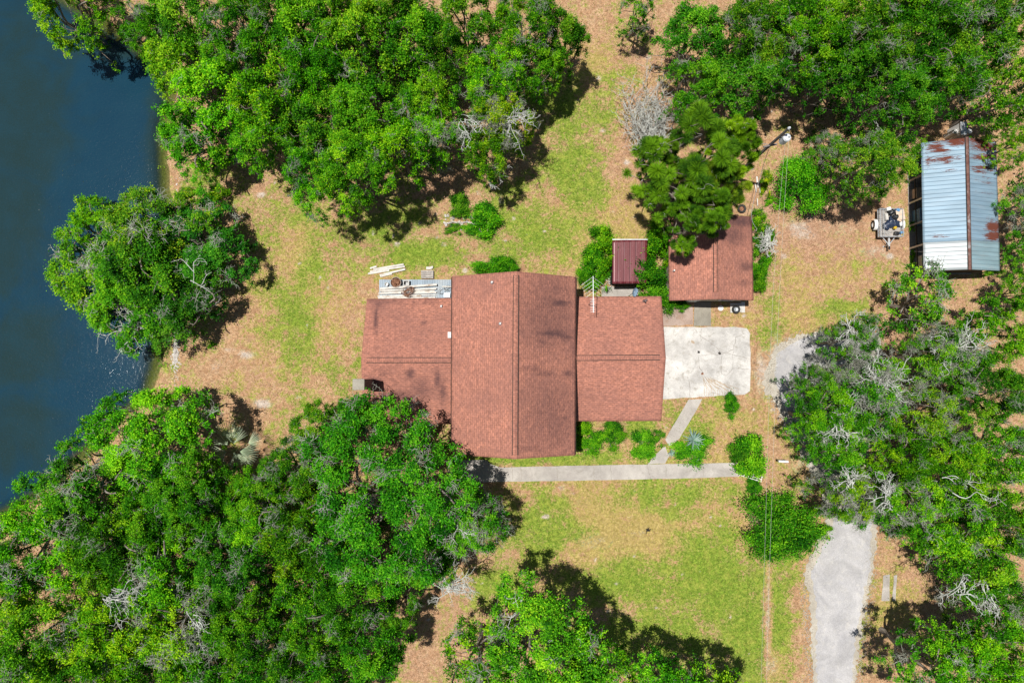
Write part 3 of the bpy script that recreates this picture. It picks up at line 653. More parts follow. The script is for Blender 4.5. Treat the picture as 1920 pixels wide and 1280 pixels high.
# red lean-to shed
rsd = thing('lean_to_shed', 'small lean-to shed with dark red ribbed metal roof between two bushes', 'shed', P(1181, 492))
r0, r1, r2, r3 = P(1148, 532, 2.2), P(1213, 531, 2.2), P(1214, 448.5, 2.5), P(1148, 451, 2.5)
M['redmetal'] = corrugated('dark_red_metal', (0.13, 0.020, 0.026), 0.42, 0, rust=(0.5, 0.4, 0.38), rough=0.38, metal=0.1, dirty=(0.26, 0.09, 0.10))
slope(None, 'metal_roof', r0, r1, r2, r3, 0.05, M['redmetal'], rsd, [(1170, 520, 1.6, 14, .6), (1160, 470, 1.2, 40, .2)])
mb = MB()
for x in np.arange(r0.x + .2, r1.x, .42): mb.box((x, (r0.y + r3.y) / 2, 2.375), (.035, r3.y - r0.y - .02, .035), rx=math.atan2(.3, r3.y - r0.y))
obj('roof_rib', mb, M['redmetal'], rsd)
obj('edge_trim', MB().box(((r2.x + r3.x) / 2, (r2.y + r3.y) / 2 + .02, 2.52), (r2.x - r3.x, .07, .05)), M['galv'], rsd)
mb = MB(); wallbox(mb, r0.x + .15, r1.x - .15, r3.y - .3, r3.y - .2, 0, 2.42); wallbox(mb, r0.x + .15, r0.x + .25, r0.y + .2, r3.y - .301, 0, 2.15); wallbox(mb, r1.x - .25, r1.x - .15, r0.y + .2, r3.y - .301, 0, 2.15)
wallbox(mb, r0.x + .251, r1.x - .251, r0.y + .2, r0.y + .3, 0, 2.12); obj('wall', mb, M['dark'], rsd)

# metal shed on the right
shd = thing('metal_shed', 'long open-sided shed with pale blue corrugated roof streaked with rust', 'shed', P(1800, 390))
SE, SR = 2.6, 3.55
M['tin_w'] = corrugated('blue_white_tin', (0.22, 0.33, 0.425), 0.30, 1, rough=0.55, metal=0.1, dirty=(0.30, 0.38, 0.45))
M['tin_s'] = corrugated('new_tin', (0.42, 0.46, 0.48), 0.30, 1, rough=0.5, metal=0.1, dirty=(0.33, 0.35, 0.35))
a0, a1 = P(1727, 268, SE), P(1731.5, 508, SE); b0, b1 = P(1813, 258, SR), P(1818.5, 505, SR); c0, c1 = P(1868, 265, SE), P(1875, 507.5, SE)
am, bm, cm = a0.lerp(a1, .78), b0.lerp(b1, .78), c0.lerp(c1, .78)
rustw = [(760, 620, 90, 80, .28), (1790, 262, 40, 7, 1.3), (1760, 282, 26, 5, 1.1), (1775, 296, 34, 5, .95), (1760, 300, 30, 4, 1), (1772, 318, 30, 2.5, .9), (1760, 442, 22, 4, .85), (1795, 270, 24, 6, 1.1), (1740, 302, 8, 12, .8), (1755, 275, 20, 8, 1.1), (1780, 306, 30, 3, .7)]
ruste = [(1842, 262, 30, 10, 1.4), (1848, 276, 30, 9, 1.25), (1845, 295, 28, 6, 1.2), (1842, 314, 28, 4, 1.15), (1845, 322, 28, 3, .95), (1845, 335, 26, 2.5, .75), (1850, 343, 24, 2, .7), (1850, 362, 24, 2, .6), (1862, 425, 16, 10, 1.5), (1862, 442, 16, 10, 1.4), (1858, 408, 14, 2.5, .9)]
slope(None, 'tin_roof', a0, am, bm, b0, .06, M['tin_w'], shd, rustw)
slope(None, 'tin_roof', am + Vector((0, -.012, .03)), a1, b1, bm + Vector((0, -.012, .03)), .06, M['tin_s'], shd, []) 
e1_ = slope(None, 'tin_roof', c0, cm, bm, b0, .06, M['tin_w'], shd, ruste); prop(e1_, label='east slope of the tin roof with brown rust patches')
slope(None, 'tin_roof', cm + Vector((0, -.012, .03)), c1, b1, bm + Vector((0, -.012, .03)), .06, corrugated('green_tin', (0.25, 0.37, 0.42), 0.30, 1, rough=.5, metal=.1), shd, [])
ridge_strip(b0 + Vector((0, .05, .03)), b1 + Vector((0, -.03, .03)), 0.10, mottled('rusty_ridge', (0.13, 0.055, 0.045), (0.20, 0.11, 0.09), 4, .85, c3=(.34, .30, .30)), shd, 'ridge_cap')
mb = MB()
wallbox(mb, c1.x - .35, c1.x - .25, a1.y + .25, a0.y - .2, 0, 2.5); wallbox(mb, a1.x + .6, c1.x - .351, a0.y - .3, a0.y - .2, 0, 2.6); wallbox(mb, a1.x + .6, c1.x - .351, a1.y + .25, a1.y + .35, 0, 2.5)
obj('wall', mb, M['dark'], shd)
L = a0.y - a1.y
for k in range(6):
    y = a1.y + .4 + (L - .8) * k / 5
    obj('post', MB().box((a1.x + .62, y, 1.23), (.12, .12, 2.46)), M['galv'] if k % 2 else M['greywood'], shd)
mb = MB()
for z in (.9, 1.7): mb.box((a1.x + .62, (a0.y + a1.y) / 2, z), (.05, L - .6, .09))
obj('rail', mb, M['dark'], shd)
obj('floor_slab', MB().box(((a1.x + c1.x) / 2 + .15, (a0.y + a1.y) / 2, .0), (c1.x - a1.x - .9, L - .3, .1)), M['greywood'], shd)
for i, (dx, dy, w, l, h, m) in enumerate([(1.3, 1.0, .6, .9, .8, 'block'), (1.1, 4.4, .5, 1.1, 1.0, 'blueplastic'), (1.2, 6.2, .7, .7, .6, 'card')]):
    prop(obj('storage_box', MB().box((a1.x + dx, a1.y + dy, .05 + h / 2), (w, l, h)).box((a1.x + dx, a1.y + dy, .07 + h), (w + .05, l + .05, .05)), M[m], loc=(a1.x + dx, a1.y + dy, .05), bevel=.02),
         ['grey storage box in the south end of the metal shed', 'blue storage box in the middle of the metal shed', 'tan carton in the middle of the metal shed'][i], 'box')
for i, (px, py, w, l, h, lab) in enumerate([(1793, 246, .35, .5, 1.2, 'white tank behind the north gable of the metal shed, leftmost'), (1806, 241, .4, .9, 1.5, 'tall white locker behind the north gable of the metal shed'), (1818, 246, .35, .35, 1.2, 'small white drum behind the shed ridge')]):
    q = P(px, py, h)
    if i == 2: ob = obj('drum', MB().lathe((q.x, q.y, 0), [(.16, 0), (.19, .02), (.19, .6), (.2, .62), (.19, .65), (.19, h), (.15, h + .02)], 16), M['white'], loc=(q.x, q.y, 0)); prop(ob, lab, 'drum')
    elif i == 0: ob = obj('tank', MB().lathe((q.x, q.y, 0), [(.17, 0), (.2, .05), (.2, h - .1), (.1, h), (.04, h + .03)], 16), M['white'], loc=(q.x, q.y, 0)); prop(ob, lab, 'tank')
    else:
        ob = thing('locker', lab, 'locker', (q.x, q.y, 0)); obj('cabinet', MB().box((q.x, q.y, h / 2), (w, l, h)), M['white'], ob, bevel=.02); obj('lid', MB().box((q.x, q.y, h + .03), (w + .06, l + .06, .05)), M['galv'], ob)

# ---------------------------------------------------------------- trailer and its load
def wheel(parent, c, r, w, axis='x', rim='alu', name='wheel'):
    o = obj(name, MB().lathe(c, [(r * .58, -w / 2), (r * .93, -w / 2), (r, -w * .3), (r, w * .3), (r * .93, w / 2), (r * .58, w / 2), (r * .55, 0), (r * .58, -w / 2)], 24, axis), M['rubber'], parent, smooth=False)
    obj('rim', MB().lathe(c, [(0, w * .15), (r * .2, w * .18), (r * .25, w * .05), (r * .5, w * .05), (r * .58, w * .38), (r * .58, -w * .38), (r * .3, -w * .2), (0, -w * .2)], 20, axis), M[rim], o)
    return o
t0, t1 = P(1650, 391, .9), P(1694, 443, .9)
tx0, tx1, ty1, ty0 = t0.x, t1.x, t0.y, t1.y; tcx, tcy = (tx0 + tx1) / 2, (ty0 + ty1) / 2
trl = thing('utility_trailer', 'small open utility trailer with grey rail sides parked beside the metal shed', 'trailer', (tcx, tcy, 0))
obj('bed', MB().box((tcx, tcy, .5), (tx1 - tx0, ty1 - ty0, .05)), M['greywood'], trl)
mb = MB()
for z in (.56, .88):
    mb.box((tx0, tcy, z), (.05, ty1 - ty0, .05)).box((tx1, tcy, z), (.05, ty1 - ty0, .05)).box((tcx, ty0, z), (tx1 - tx0 - .051, .05, .05)).box((tcx, ty1, z), (tx1 - tx0 - .051, .05, .05))
for k in range(7):
    y = ty0 + (ty1 - ty0) * k / 6
    for x in (tx0, tx1): mb.box((x, y, .72), (.045, .045, .34))
for k in range(1, 5):
    for y in (ty0, ty1): mb.box((tx0 + (tx1 - tx0) * k / 5, y, .72), (.04, .04, .28))
obj('side_rail', mb, M['galv'], trl)
mb = MB()
for k in range(14): mb.box((tx0 + .13, ty0 + .1 + (ty1 - ty0 - .2) * k / 13, .905), (.25, .018, .02))
mb.box((tx0 + .27, tcy, .905), (.03, ty1 - ty0 - .05, .03)); obj('ramp_grate', mb, M['galv'], trl)
obj('tongue', MB().tube([(tcx - .45, ty0, .45), (tcx, ty0 - .55, .45)], .035, 6).tube([(tcx + .45, ty0, .45), (tcx, ty0 - .55, .45)], .035, 6).box((tcx, ty0 - .38, .45), (.12, .7, .1)), M['alu'], trl)
cp = obj('coupler', MB().box((tcx, ty0 - .78, .48), (.11, .22, .09)).lathe((tcx, ty0 - .88, .43), [(.06, 0), (.065, .06), (.04, .12), (0, .13)], 12), M['black'], trl)
obj('jack', MB().lathe((tcx - .16, ty0 - .6, 0.05), [(.07, 0), (.03, .02), (.03, .7), (.045, .72), (0, .74)], 10).tube([(tcx - .16, ty0 - .6, .72), (tcx - .36, ty0 - .6, .74)], .015, 5), M['galv'], trl)
for s, x in ((-1, tx0 - .16), (1, tx1 + .16)):
    wheel(trl, (x, tcy - .05, .32), .32, .19, 'x', 'white')
    mb = MB(); pts = []
    for k in range(9):
        a = PI * k / 8; pts.append((math.cos(a) * .42, math.sin(a) * .36 + .32))
    v = []
    for (yy, zz) in pts:
        for xx in (x - .13, x + .13): v.append((xx, tcy - .05 + yy, zz + .02))
    mb.add(v, [(2 * k, 2 * k + 1, 2 * k + 3, 2 * k + 2) for k in range(8)]); obj('fender', mb, M['white'], trl)
def blob(name, c, r, m, label, cat, group=None, seed=0, lumps=.25, res=10):
    rr = np.random.RandomState(seed); n, k = res, res * 2; v = []
    for i in range(n + 1):
        th = PI * i / n
        for j in range(k):
            ph = 2 * PI * j / k
            q = 1 + lumps * (math.sin(3 * ph + seed) * math.sin(2 * th + seed * 1.7) * .6 + math.sin(5 * ph + 2 * seed + 3 * th) * .35) + rr.uniform(-.05, .05)
            v.append((c[0] + r[0] * q * math.sin(th) * math.cos(ph), c[1] + r[1] * q * math.sin(th) * math.sin(ph), c[2] + r[2] * (math.cos(th) * q + .9)))
    f = [(i * k + j, (i + 1) * k + j, (i + 1) * k + (j + 1) % k, i * k + (j + 1) % k) for i in range(n) for j in range(k)]
    o = obj(name, MB().add(v, f), m, loc=c, smooth=True); return prop(o, label, cat, group)
G = 'junk loaded on the utility trailer'
def tp(px, py): return P(px, py, .65)
q = tp(1675, 417); blob('tarp', (q.x, q.y, .53), (.55, .42, .16), M['navy'], 'crumpled dark navy tarp spread over the middle of the trailer load', 'tarp', G, 3, .35, 12)
q = tp(1670, 398); blob('trash_bag', (q.x, q.y, .53), (.26, .24, .22), M['black'], 'black trash bag near the far end of the trailer', 'bag', G, 5)
q = tp(1662, 424); blob('trash_bag', (q.x, q.y, .53), (.26, .3, .15), M['navy'], 'dark blue bag against the grated side of the trailer', 'bag', G, 8)
q = tp(1676, 408); blob('trash_bag', (q.x, q.y, .62), (.24, .2, .22), M['black'], 'black trash bag on top of the navy tarp', 'bag', G, 9)
q = tp(1686, 404); o = obj('cardboard_sheet', MB().box((q.x, q.y, .82), (.62, .75, .03), rz=.2, rx=.1).box((q.x + .05, q.y - .5, .7), (.5, .4, .03), rz=-.3, ry=.2), M['card'], loc=(q.x, q.y, .8)); prop(o, 'flattened pinkish cardboard sheets at the shed side of the trailer', 'cardboard', G)
q = tp(1676, 428); o = obj('yellow_jug', MB().lathe((q.x, q.y, .68), [(.09, 0), (.11, .03), (.11, .2), (.04, .27), (.04, .31), (0, .31)], 14), M['yellow'], loc=(q.x, q.y, .68)); prop(o, 'yellow plastic jug lying on the tarp in the trailer', 'jug', G)
for i, (px, py, w, l, h, rz, m, nm, lab, cat) in enumerate([
    (1663, 393, .30, .25, .4, .3, 'white', 'plastic_tub', 'white plastic tub in the top corner of the trailer', 'tub'), (1681, 395, .26, .22, .35, -.4, 'blueplastic', 'plastic_crate', 'pale blue plastic crate at the far end of the trailer', 'crate'),
    (1661, 407, .22, .5, .25, .1, 'block', 'grey_bin', 'grey bin beside the ramp grate of the trailer', 'bin'), (1689, 420, .35, .28, .25, .5, 'white', 'cooler_box', 'white cooler by the right rail of the trailer', 'cooler'),
    (1665, 436, .3, .18, .12, .6, 'alu', 'metal_ladder_piece', 'short pale metal ladder piece at the tongue end of the trailer', 'ladder'), (1680, 438, .3, .25, .3, -.2, 'black', 'tool_case', 'black tool case at the tongue end of the trailer', 'case'),
    (1690, 436, .25, .2, .25, .3, 'blueplastic', 'fuel_can', 'small blue can in the corner of the trailer by the tongue', 'can')]):
    q = tp(px, py); o = MB().box((q.x, q.y, .53 + h / 2), (w, l, h), rz=rz).box((q.x, q.y, .55 + h), (w * .9, l * .9, .04), rz=rz)
    if nm == 'metal_ladder_piece':
        o = MB()
        for k in (-1, 1): o.box((q.x + k * .11, q.y + .06 * k, .62), (.03, .5, .05), rz=rz + .9)
        for k in range(4): o.box((q.x + (k - 1.5) * .09, q.y + (k - 1.5) * -.1, .62), (.26, .025, .03), rz=rz)
    prop(obj(nm, o, M[m], loc=(q.x, q.y, .53), bevel=.015), lab, cat, G)

# ---------------------------------------------------------------- deck, boards, fire pit
deck = thing('wooden_deck', 'grey-blue painted deck of narrow boards behind the west wing', 'deck', P(778, 545))
d0, d1 = P(711, 524, .35), P(849, 562, .35)
M['deckb'] = mottled('deck_paint', (0.33, 0.40, 0.47), (0.27, 0.33, 0.39), 2.5, .7, c3=(.38, .42, .45), vscale=(1, .3, 1))
mb = MB(); x = d0.x
while x < d1.x - .05:
    mb.box((x + .06, (d0.y + d1.y) / 2, .33), (.112, d0.y - d1.y, .04)); x += .125
obj('deck_boards', mb, M['deckb'], deck)
mb = MB(); wallbox(mb, d0.x + .03, d1.x - .1, d1.y + .02, d0.y - .03, 0, .305); obj('joist_frame', mb, M['greywood'], deck)
def board(px0, py0, px1, py1, z, w, label, group, m='plank', th=.04):
    a, b = P(px0, py0, z), P(px1, py1, z); d = b - a; c = (a + b) / 2
    mb = MB(); r = random.Random(int(px0 * 7 + py0)); ang = math.atan2(d.y, d.x)
    mb.box(c, (d.length, w, th), rz=ang)
    o = obj('board', mb, M[m], loc=(c.x, c.y, z - th / 2)); prop(o, label, 'board', group)
    o['category'] = 'board'; return o
GB = 'white boards stacked on the deck'
rows = [(712, 541, 819, 533.5, 'angled white board lying topmost on the deck pile'), (711, 545, 760, 543, 'short white board next to the fire pit on the deck'), (764, 543, 818, 541, 'short white board near the top of the deck pile, right half'),
        (709, 550, 752, 549, 'white board in the middle of the deck pile, left end'), (775, 549.5, 818, 548, 'white board in the middle of the deck pile, right end'), (708, 555.5, 790, 554, 'long white board low in the deck pile, left half'),
        (772, 553.5, 817, 553, 'thin white board low in the deck pile, right half'), (709, 559, 816, 558, 'long white board along the roof edge, bottom of the deck pile'), (715, 547.5, 815, 545.5, 'long white board through the centre of the deck pile')]
for i, (a, b, c, d, lab) in enumerate(rows): board(a, b, c, d, .40 + .045 * (8 - i if i else 9) * .6, [.15, .13, .13, .12, .13, .15, .08, .15, .12][i], lab, GB)
GG = 'white boards lying in the grass'
for i, (a, b, c, d, lab) in enumerate([(694, 503, 706, 499.5, 'short white board at the left end of the grass pile'), (700, 505, 757, 495.5, 'topmost long white board of the pile in the grass'), (694, 509, 759, 499.5, 'middle long white board of the pile in the grass'),
        (690, 513, 730, 507, 'grey-white board at the lower left of the grass pile'), (712, 516, 760, 504.5, 'lower long white board of the pile in the grass'), (713, 518, 735, 513, 'short white board at the bottom of the grass pile')]):
    board(a, b, c, d, .05 + .045 * ((i * 5) % 3), .13, lab, GG)
plt = thing('pallet', 'grey weathered wooden pallet on the grass beside the deck', 'pallet', P(801, 512))
a, b = P(789.5, 506.5, .25), P(812.5, 522, .25)
mb = MB()
for k in range(5): y = a.y - (a.y - b.y) * (k + .5) / 5; mb.box(((a.x + b.x) / 2, y, .25), (b.x - a.x, (a.y - b.y) / 5 - .02, .03))
obj('slats', mb, M['greywood'], plt)
for x in (a.x + .06, (a.x + b.x) / 2, b.x - .06): obj('runner', MB().box((x, (a.y + b.y) / 2, .12), (.08, a.y - b.y - .02, .22)), M['greywood'], plt)
q = P(805, 503); o = obj('loose_bricks', MB().box((q.x, q.y, .06), (.45, .2, .1)).box((q.x + .2, q.y + .05, .16), (.2, .15, .09), rz=.3), M['block'], loc=q); prop(o, 'pale block pieces behind the grey pallet', 'block')
fp = P(743, 530, .5); fz = .35
fire = thing('fire_pit', 'round rusty fire pit basket full of scrap wood on the deck', 'fire pit', (fp.x, fp.y, fz))
obj('bowl', MB().lathe((fp.x, fp.y, fz), [(.0, .03), (.25, .05), (.36, .2), (.39, .36), (.36, .36), (.33, .2), (.22, .09), (0, .07)], 24), M['rustmetal'], fire)
obj('rim', MB().tube([(fp.x + .385 * math.cos(a), fp.y + .385 * math.sin(a), fz + .37) for a in np.linspace(0, 2 * PI, 25)], .02, 5, False), M['greywood'], fire)
rr = random.Random(4); mb = MB()
for k in range(34):
    a = rr.uniform(0, 2 * PI); l = rr.uniform(.12, .32); r = rr.uniform(0, .25); t_ = rr.uniform(0, 2 * PI)
    c = Vector((fp.x + r * math.cos(t_), fp.y + r * math.sin(t_), fz + rr.uniform(.18, .38)))
    mb.tube([c - Vector((math.cos(a), math.sin(a), rr.uniform(-.3, .3))) * l, c + Vector((math.cos(a), math.sin(a), rr.uniform(-.3, .3))) * l], rr.uniform(.012, .03), 5)
o = obj('scrap_wood', mb, M['rustmetal'], loc=(fp.x, fp.y, fz)); prop(o, 'heap of brown scrap sticks in the round fire pit', 'scrap wood')
q = P(762, 531, .6); bn = thing('storage_bin', 'open black plastic bin with grey rim on the deck', 'bin', (q.x, q.y, fz))
mb = MB()
for dx, dy, w, l in ((-.17, 0, .03, .34), (.17, 0, .03, .34), (0, -.155, .309, .03), (0, .155, .309, .03)): mb.box((q.x + dx, q.y + dy, fz + .2), (w, l, .36))
mb.box((q.x, q.y, fz + .03), (.3, .27, .04)); obj('body', mb, M['black'], bn)
mb = MB()
for dx, dy, w, l in ((-.2, 0, .05, .42), (.2, 0, .05, .42), (0, -.19, .349, .05), (0, .19, .349, .05)): mb.box((q.x + dx, q.y + dy, fz + .395), (w, l, .03))
obj('rim', mb, M['block'], bn, bevel=.01)
def wire_tangle(name, px, py, z, r, n, label, m='rustmetal', seed=0, flat=.5, th=.008):
    rr = random.Random(seed); c = P(px, py, z); mb = MB()
    for k in range(n):
        a0 = rr.uniform(0, 6.3); rad = r * rr.uniform(.4, 1); ph = rr.uniform(0, 6); cx, cy = c.x + rr.uniform(-.25, .25) * r, c.y + rr.uniform(-.25, .25) * r
        pts = [(cx + rad * math.cos(a0 + t), cy + rad * .8 * math.sin(a0 + t + ph * .1), z + .03 + flat * r * .3 * (1 + math.sin(2 * t + ph))) for t in np.linspace(0, rr.uniform(2.5, 6.2), 14)]
        mb.tube(pts, th, 4)
    o = obj(name, mb, M[m], loc=(c.x, c.y, z)); return prop(o, label, 'wire')
wire_tangle('wire_heap', 766, 547, .62, .42, 26, 'tangled heap of rusty wire on top of the white boards', 'rustmetal', 2, .6, .011)
wire_tangle('wire_hoop', 829, 547, .37, .28, 4, 'wire hoops lying on bare deck boards left of the metal rack', 'dark', 5, .1)
wire_tangle('wire_hoop', 841, 541, .37, .3, 5, 'wire hoops on the deck tight against the main roof', 'dark', 7, .1)
q = P(838, 553, .6); o = obj('metal_rack', MB().box((q.x, q.y, .55), (.42, .28, .03)).box((q.x - .19, q.y, .45), (.03, .26, .2)).box((q.x + .19, q.y, .45), (.03, .26, .2)).box((q.x, q.y + .13, .6), (.42, .02, .12)), M['galv'], loc=(q.x, q.y, .35)); prop(o, 'low grey metal rack in the corner of the deck', 'rack')
board(829, 537, 847, 537.5, .55, .08, 'narrow white board leaning near the main roof on the deck', GB)
q = P(725, 533, .5); prop(obj('bucket', MB().lathe((q.x, q.y, .35), [(.10, 0), (.13, .28), (.145, .28), (.12, .25), (.1, .03), (0, .03)], 16), M['white'], loc=(q.x, q.y, .35)), 'white bucket left of the fire pit on the deck', 'bucket')

# ---------------------------------------------------------------- antenna, dishes
at = P(1112, 567, 4.3); ax0 = P(1113, 518, 5.6); ax1 = P(1111.5, 586, 5.6)
ant = thing('tv_antenna', 'long white rooftop television antenna with many thin rods above the east wing', 'antenna', (ax1.x, P(1112, 567, 3).y, 3.1))
obj('boom', MB().box(((ax0.x + ax1.x) / 2, (ax0.y + ax1.y) / 2, 5.6), (.04, ax0.y - ax1.y, .04)), M['galv'], ant)
my = ax1.y + .8
obj('mast', MB().tube([(ax1.x, my, 3.1), (ax1.x, my, 5.7)], .028, 8), M['galv'], ant)
mb = MB(); 
for k in range(9): mb.tube([(ax1.x - .16, ax1.y + .05 + k * .11, 5.63), (ax1.x + .16, ax1.y + .05 + k * .11, 5.63)], .008, 4)
obj('short_rods', mb, M['alu'], ant)
mb = MB()
for k in range(5):
    y = ax0.y - .05 - k * .26; l = .95 - .09 * k
    for s in (-1, 1): mb.tube([(ax1.x, y, 5.62), (ax1.x + s * l * .8, y - l * .58, 5.62)], .006, 4)
obj('long_rods', mb, M['alu'], ant)
def dish(px, py, z, r, name, label, m, aim, base_z, n=24):
    c = P(px, py, z); t = thing(name, label, 'satellite dish', (c.x, c.y, base_z)); a = Vector(aim).normalized(); u = a.orthogonal().normalized(); w = a.cross(u)
    v = []; f = []; rings = 5
    for s, off in ((0, 0), (1, -.02)):
        for i in range(rings + 1):
            q = i / rings
            for k in range(n):
                an = 2 * PI * k / n; v.append(c + (u * math.cos(an) + w * math.sin(an) * 1.08) * r * q + a * (q * q * r * .25 + off))
    N = (rings + 1) * n
    for i in range(rings):
        for k in range(n):
            A = (i * n + k, (i + 1) * n + k, (i + 1) * n + (k + 1) % n, i * n + (k + 1) % n); f.append(A); f.append(tuple(q + N for q in reversed(A)))
    obj('reflector', MB().add(v, f), M[m], t, smooth=True)
    obj('feed_arm', MB().tube([c - w * r, c - w * r * .8 + a * r * .5, c + a * r * .9], .018, 5).box(c + a * r * .95, (.07, .07, .1)), M['black'], t)
    obj('mast', MB().tube([(c.x, c.y, base_z), (c.x, c.y, z - .12), c], .025, 6), M['galv'], t); return t
dish(1189.5, 547.5, 3.1, .30, 'satellite_dish', 'blue-grey round satellite dish at the edge of the slab north of the east wing', 'dish', (.75, -.35, .75), 0.0)
dish(1209, 562, 3.35, .19, 'satellite_dish', 'small tilted satellite dish on the east wing roof corner', 'galv', (.3, -.95, .28), 2.85)

# ---------------------------------------------------------------- tyres, lids, blocks, trellis
def flat_tyre(px, py, z, label, r=.34, rim='rubber'):
    c = P(px, py, z + .1); t = thing('tyre', label, 'tyre', (c.x, c.y, z))
    obj('tread', MB().lathe((c.x, c.y, z), [(r * .56, .02), (r * .9, 0), (r, .05), (r, .17), (r * .9, .22), (r * .7, .2), (r * .56, .18), (r * .5, .1), (r * .56, .02)], 28), M['rubber'], t)
    obj('rim', MB().lathe((c.x, c.y, z), [(0, .08), (r * .18, .1), (r * .3, .05), (r * .48, .06), (r * .55, .17), (r * .55, .03), (0, .03)], 20), M[rim], t); return t
flat_tyre(1390.5, 391.5, 0, 'old black tyre lying on bare soil above the garage', .33, 'rustmetal')
bd = thing('wooden_cover', 'pale weathered plywood cover on the ground south of the garage', 'cover', P(1385, 577))
a, b = P(1369, 568, .12), P(1397, 586, .12)
mb = MB()
for k in range(4): x = a.x + (b.x - a.x) * (k + .5) / 4; mb.box((x, (a.y + b.y) / 2 + [.0, -.03, .02, .05][k], .12), ((b.x - a.x) / 4 - .012, (a.y - b.y) + [0, .05, -.05, .08][k], .03))
obj('boards', mb, M['block'], bd); obj('frame', MB().box(((a.x + b.x) / 2, (a.y + b.y) / 2, .05), (b.x - a.x - .08, a.y - b.y - .12, .1)), M['greywood'], bd)
flat_tyre(1380, 580, .14, 'black tyre with grey rim resting on the pale plywood cover', .31, 'galv')
q = P(1351.5, 577.5, .1); prop(obj('septic_lid', MB().lathe((q.x, q.y, 0), [(.2, 0), (.21, .08), (.19, .11), (.05, .12), (.04, .15), (0, .15)], 28), M['white'], loc=q), 'round white lid in the soil south of the garage', 'lid')
GBk = 'concrete blocks by the red lean-to'
for i, (px, py, z, rz, lab) in enumerate([(1141, 524, .0, .1, 'concrete block beside the red lean-to, set furthest from the house'), (1146, 521, .2, -.1, 'upper concrete block stacked against the red lean-to corner'), (1146, 529, .0, .5, 'lower concrete block near the slab by the red lean-to')]):
    c = P(px, py, z + .2); mb = MB(); e = lambda dx, dy: Vector((c.x + dx * math.cos(rz) - dy * math.sin(rz), c.y + dx * math.sin(rz) + dy * math.cos(rz), z + .1))
    for dy in (-.085, .085): mb.box(e(0, dy), (.4, .03, .2), rz=rz)
    for dx in (-.185, 0, .185): mb.box(e(dx, 0), (.03, .139, .2), rz=rz)
    prop(obj('concrete_block', mb, M['block'], loc=(c.x, c.y, z)), lab, 'block', GBk)
q = P(1142, 534, .4); prop(obj('hose_reel', MB().tube([(q.x + .22 * math.cos(a), q.y + .22 * math.sin(a), .08 + a * .006) for a in np.linspace(0, 24, 90)], .018, 5), M['galv'], loc=(q.x, q.y, .05)), 'grey coiled hose on the slab by the blocks', 'hose')
# white trellis at the end of the walkway
tr = thing('garden_trellis', 'white wooden trellis leaning over at the east end of the walkway', 'trellis', P(1405, 892))
A_, B_ = P(1388, 886, .9), P(1428, 898, .75)
mb = MB(); d = B_ - A_; ang = math.atan2(d.y, d.x); n_ = Vector((-math.sin(ang), math.cos(ang), 0))
for k in (-1, 0, 1): mb.box((A_ + B_) / 2 + n_ * .17 * k + Vector((0, 0, .02)), (d.length, .035, .03), rz=ang)
obj('slats', mb, M['white'], tr)
mb = MB()
for k in range(6): mb.box(A_.lerp(B_, k / 5) - Vector((0, 0, .02)), (.035, .42, .03), rz=ang)
obj('cross_slats', mb, M['white'], tr)
for k, t_ in enumerate((0.05, .45, .95)):
    c = A_.lerp(B_, t_); obj('leg', MB().box((c.x, c.y, c.z / 2 - .03), (.06, .06, c.z - .08)), M['greywood'], tr)
# white pipe post by the drive
q = P(1466, 864, 1.0); pm = thing('mailbox', 'white box on a post lying level beside the shaded drive', 'mailbox', (q.x + .2, q.y, 0))
mb = MB(); pr = [(-.09, 0), (.09, 0), (.09, .1), (.065, .16), (0, .19), (-.065, .16), (-.09, .1)]
v = [(q.x - .28, q.y + a, 1.0 + b) for a, b in pr] + [(q.x + .42, q.y + a - .03, 1.0 + b) for a, b in pr]
mb.add(v, [tuple(range(6, -1, -1)), tuple(range(7, 14))] + [(i, (i + 1) % 7, (i + 1) % 7 + 7, i + 7) for i in range(7)])
obj('box', mb, M['white'], pm); obj('post', MB().box((q.x + .1, q.y - .02, .49), (.09, .09, 1.0)), M['white'], pm); obj('flag', MB().box((q.x + .2, q.y - .13, 1.1), (.05, .01, .15)), M['rustmetal'], pm)
# white debris planks north of the garage
GD = 'pale boards scattered north of the garage'
for i, (a, b, c, d, w, lab) in enumerate([(1419, 331, 1421, 352, .12, 'longest pale board in the weeds below the utility pole'), (1424, 338, 1425, 362, .07, 'thin pale board right of the longest one below the utility pole'), (1416, 345, 1418, 360, .08, 'grey board left of the longest one below the utility pole'), (1420, 372, 1420.5, 386, .07, 'short pale board nearest the old tyre')]):
    board(a, b, c, d, .06 + .03 * i, w, lab, GD)
q = P(1447, 432, .8); prop(obj('pvc_pipe', MB().tube([(q.x, q.y, 0), (q.x, q.y, 1.0)], .05, 10).lathe((q.x, q.y, .98), [(.065, 0), (.065, .08), (0, .09)], 10), M['white'], loc=(q.x, q.y, 0)), 'short upright white pipe in the bushes east of the garage', 'pipe')
q = P(1410.5, 437, 2.4); el = thing('electric_meter', 'grey electric meter with conduit on the east wall of the garage', 'meter', (q.x + .05, q.y, 1.2))
obj('meter_box', MB().box((gE0.x - .1, q.y, 1.5), (.14, .3, .45)), M['galv'], el); obj('conduit', MB().tube([(gE0.x + .03, q.y, 1.7), (gE0.x + .06, q.y, 3.2), (gE0.x + .06, q.y + .1, 3.3)], .03, 6), M['galv'], el)
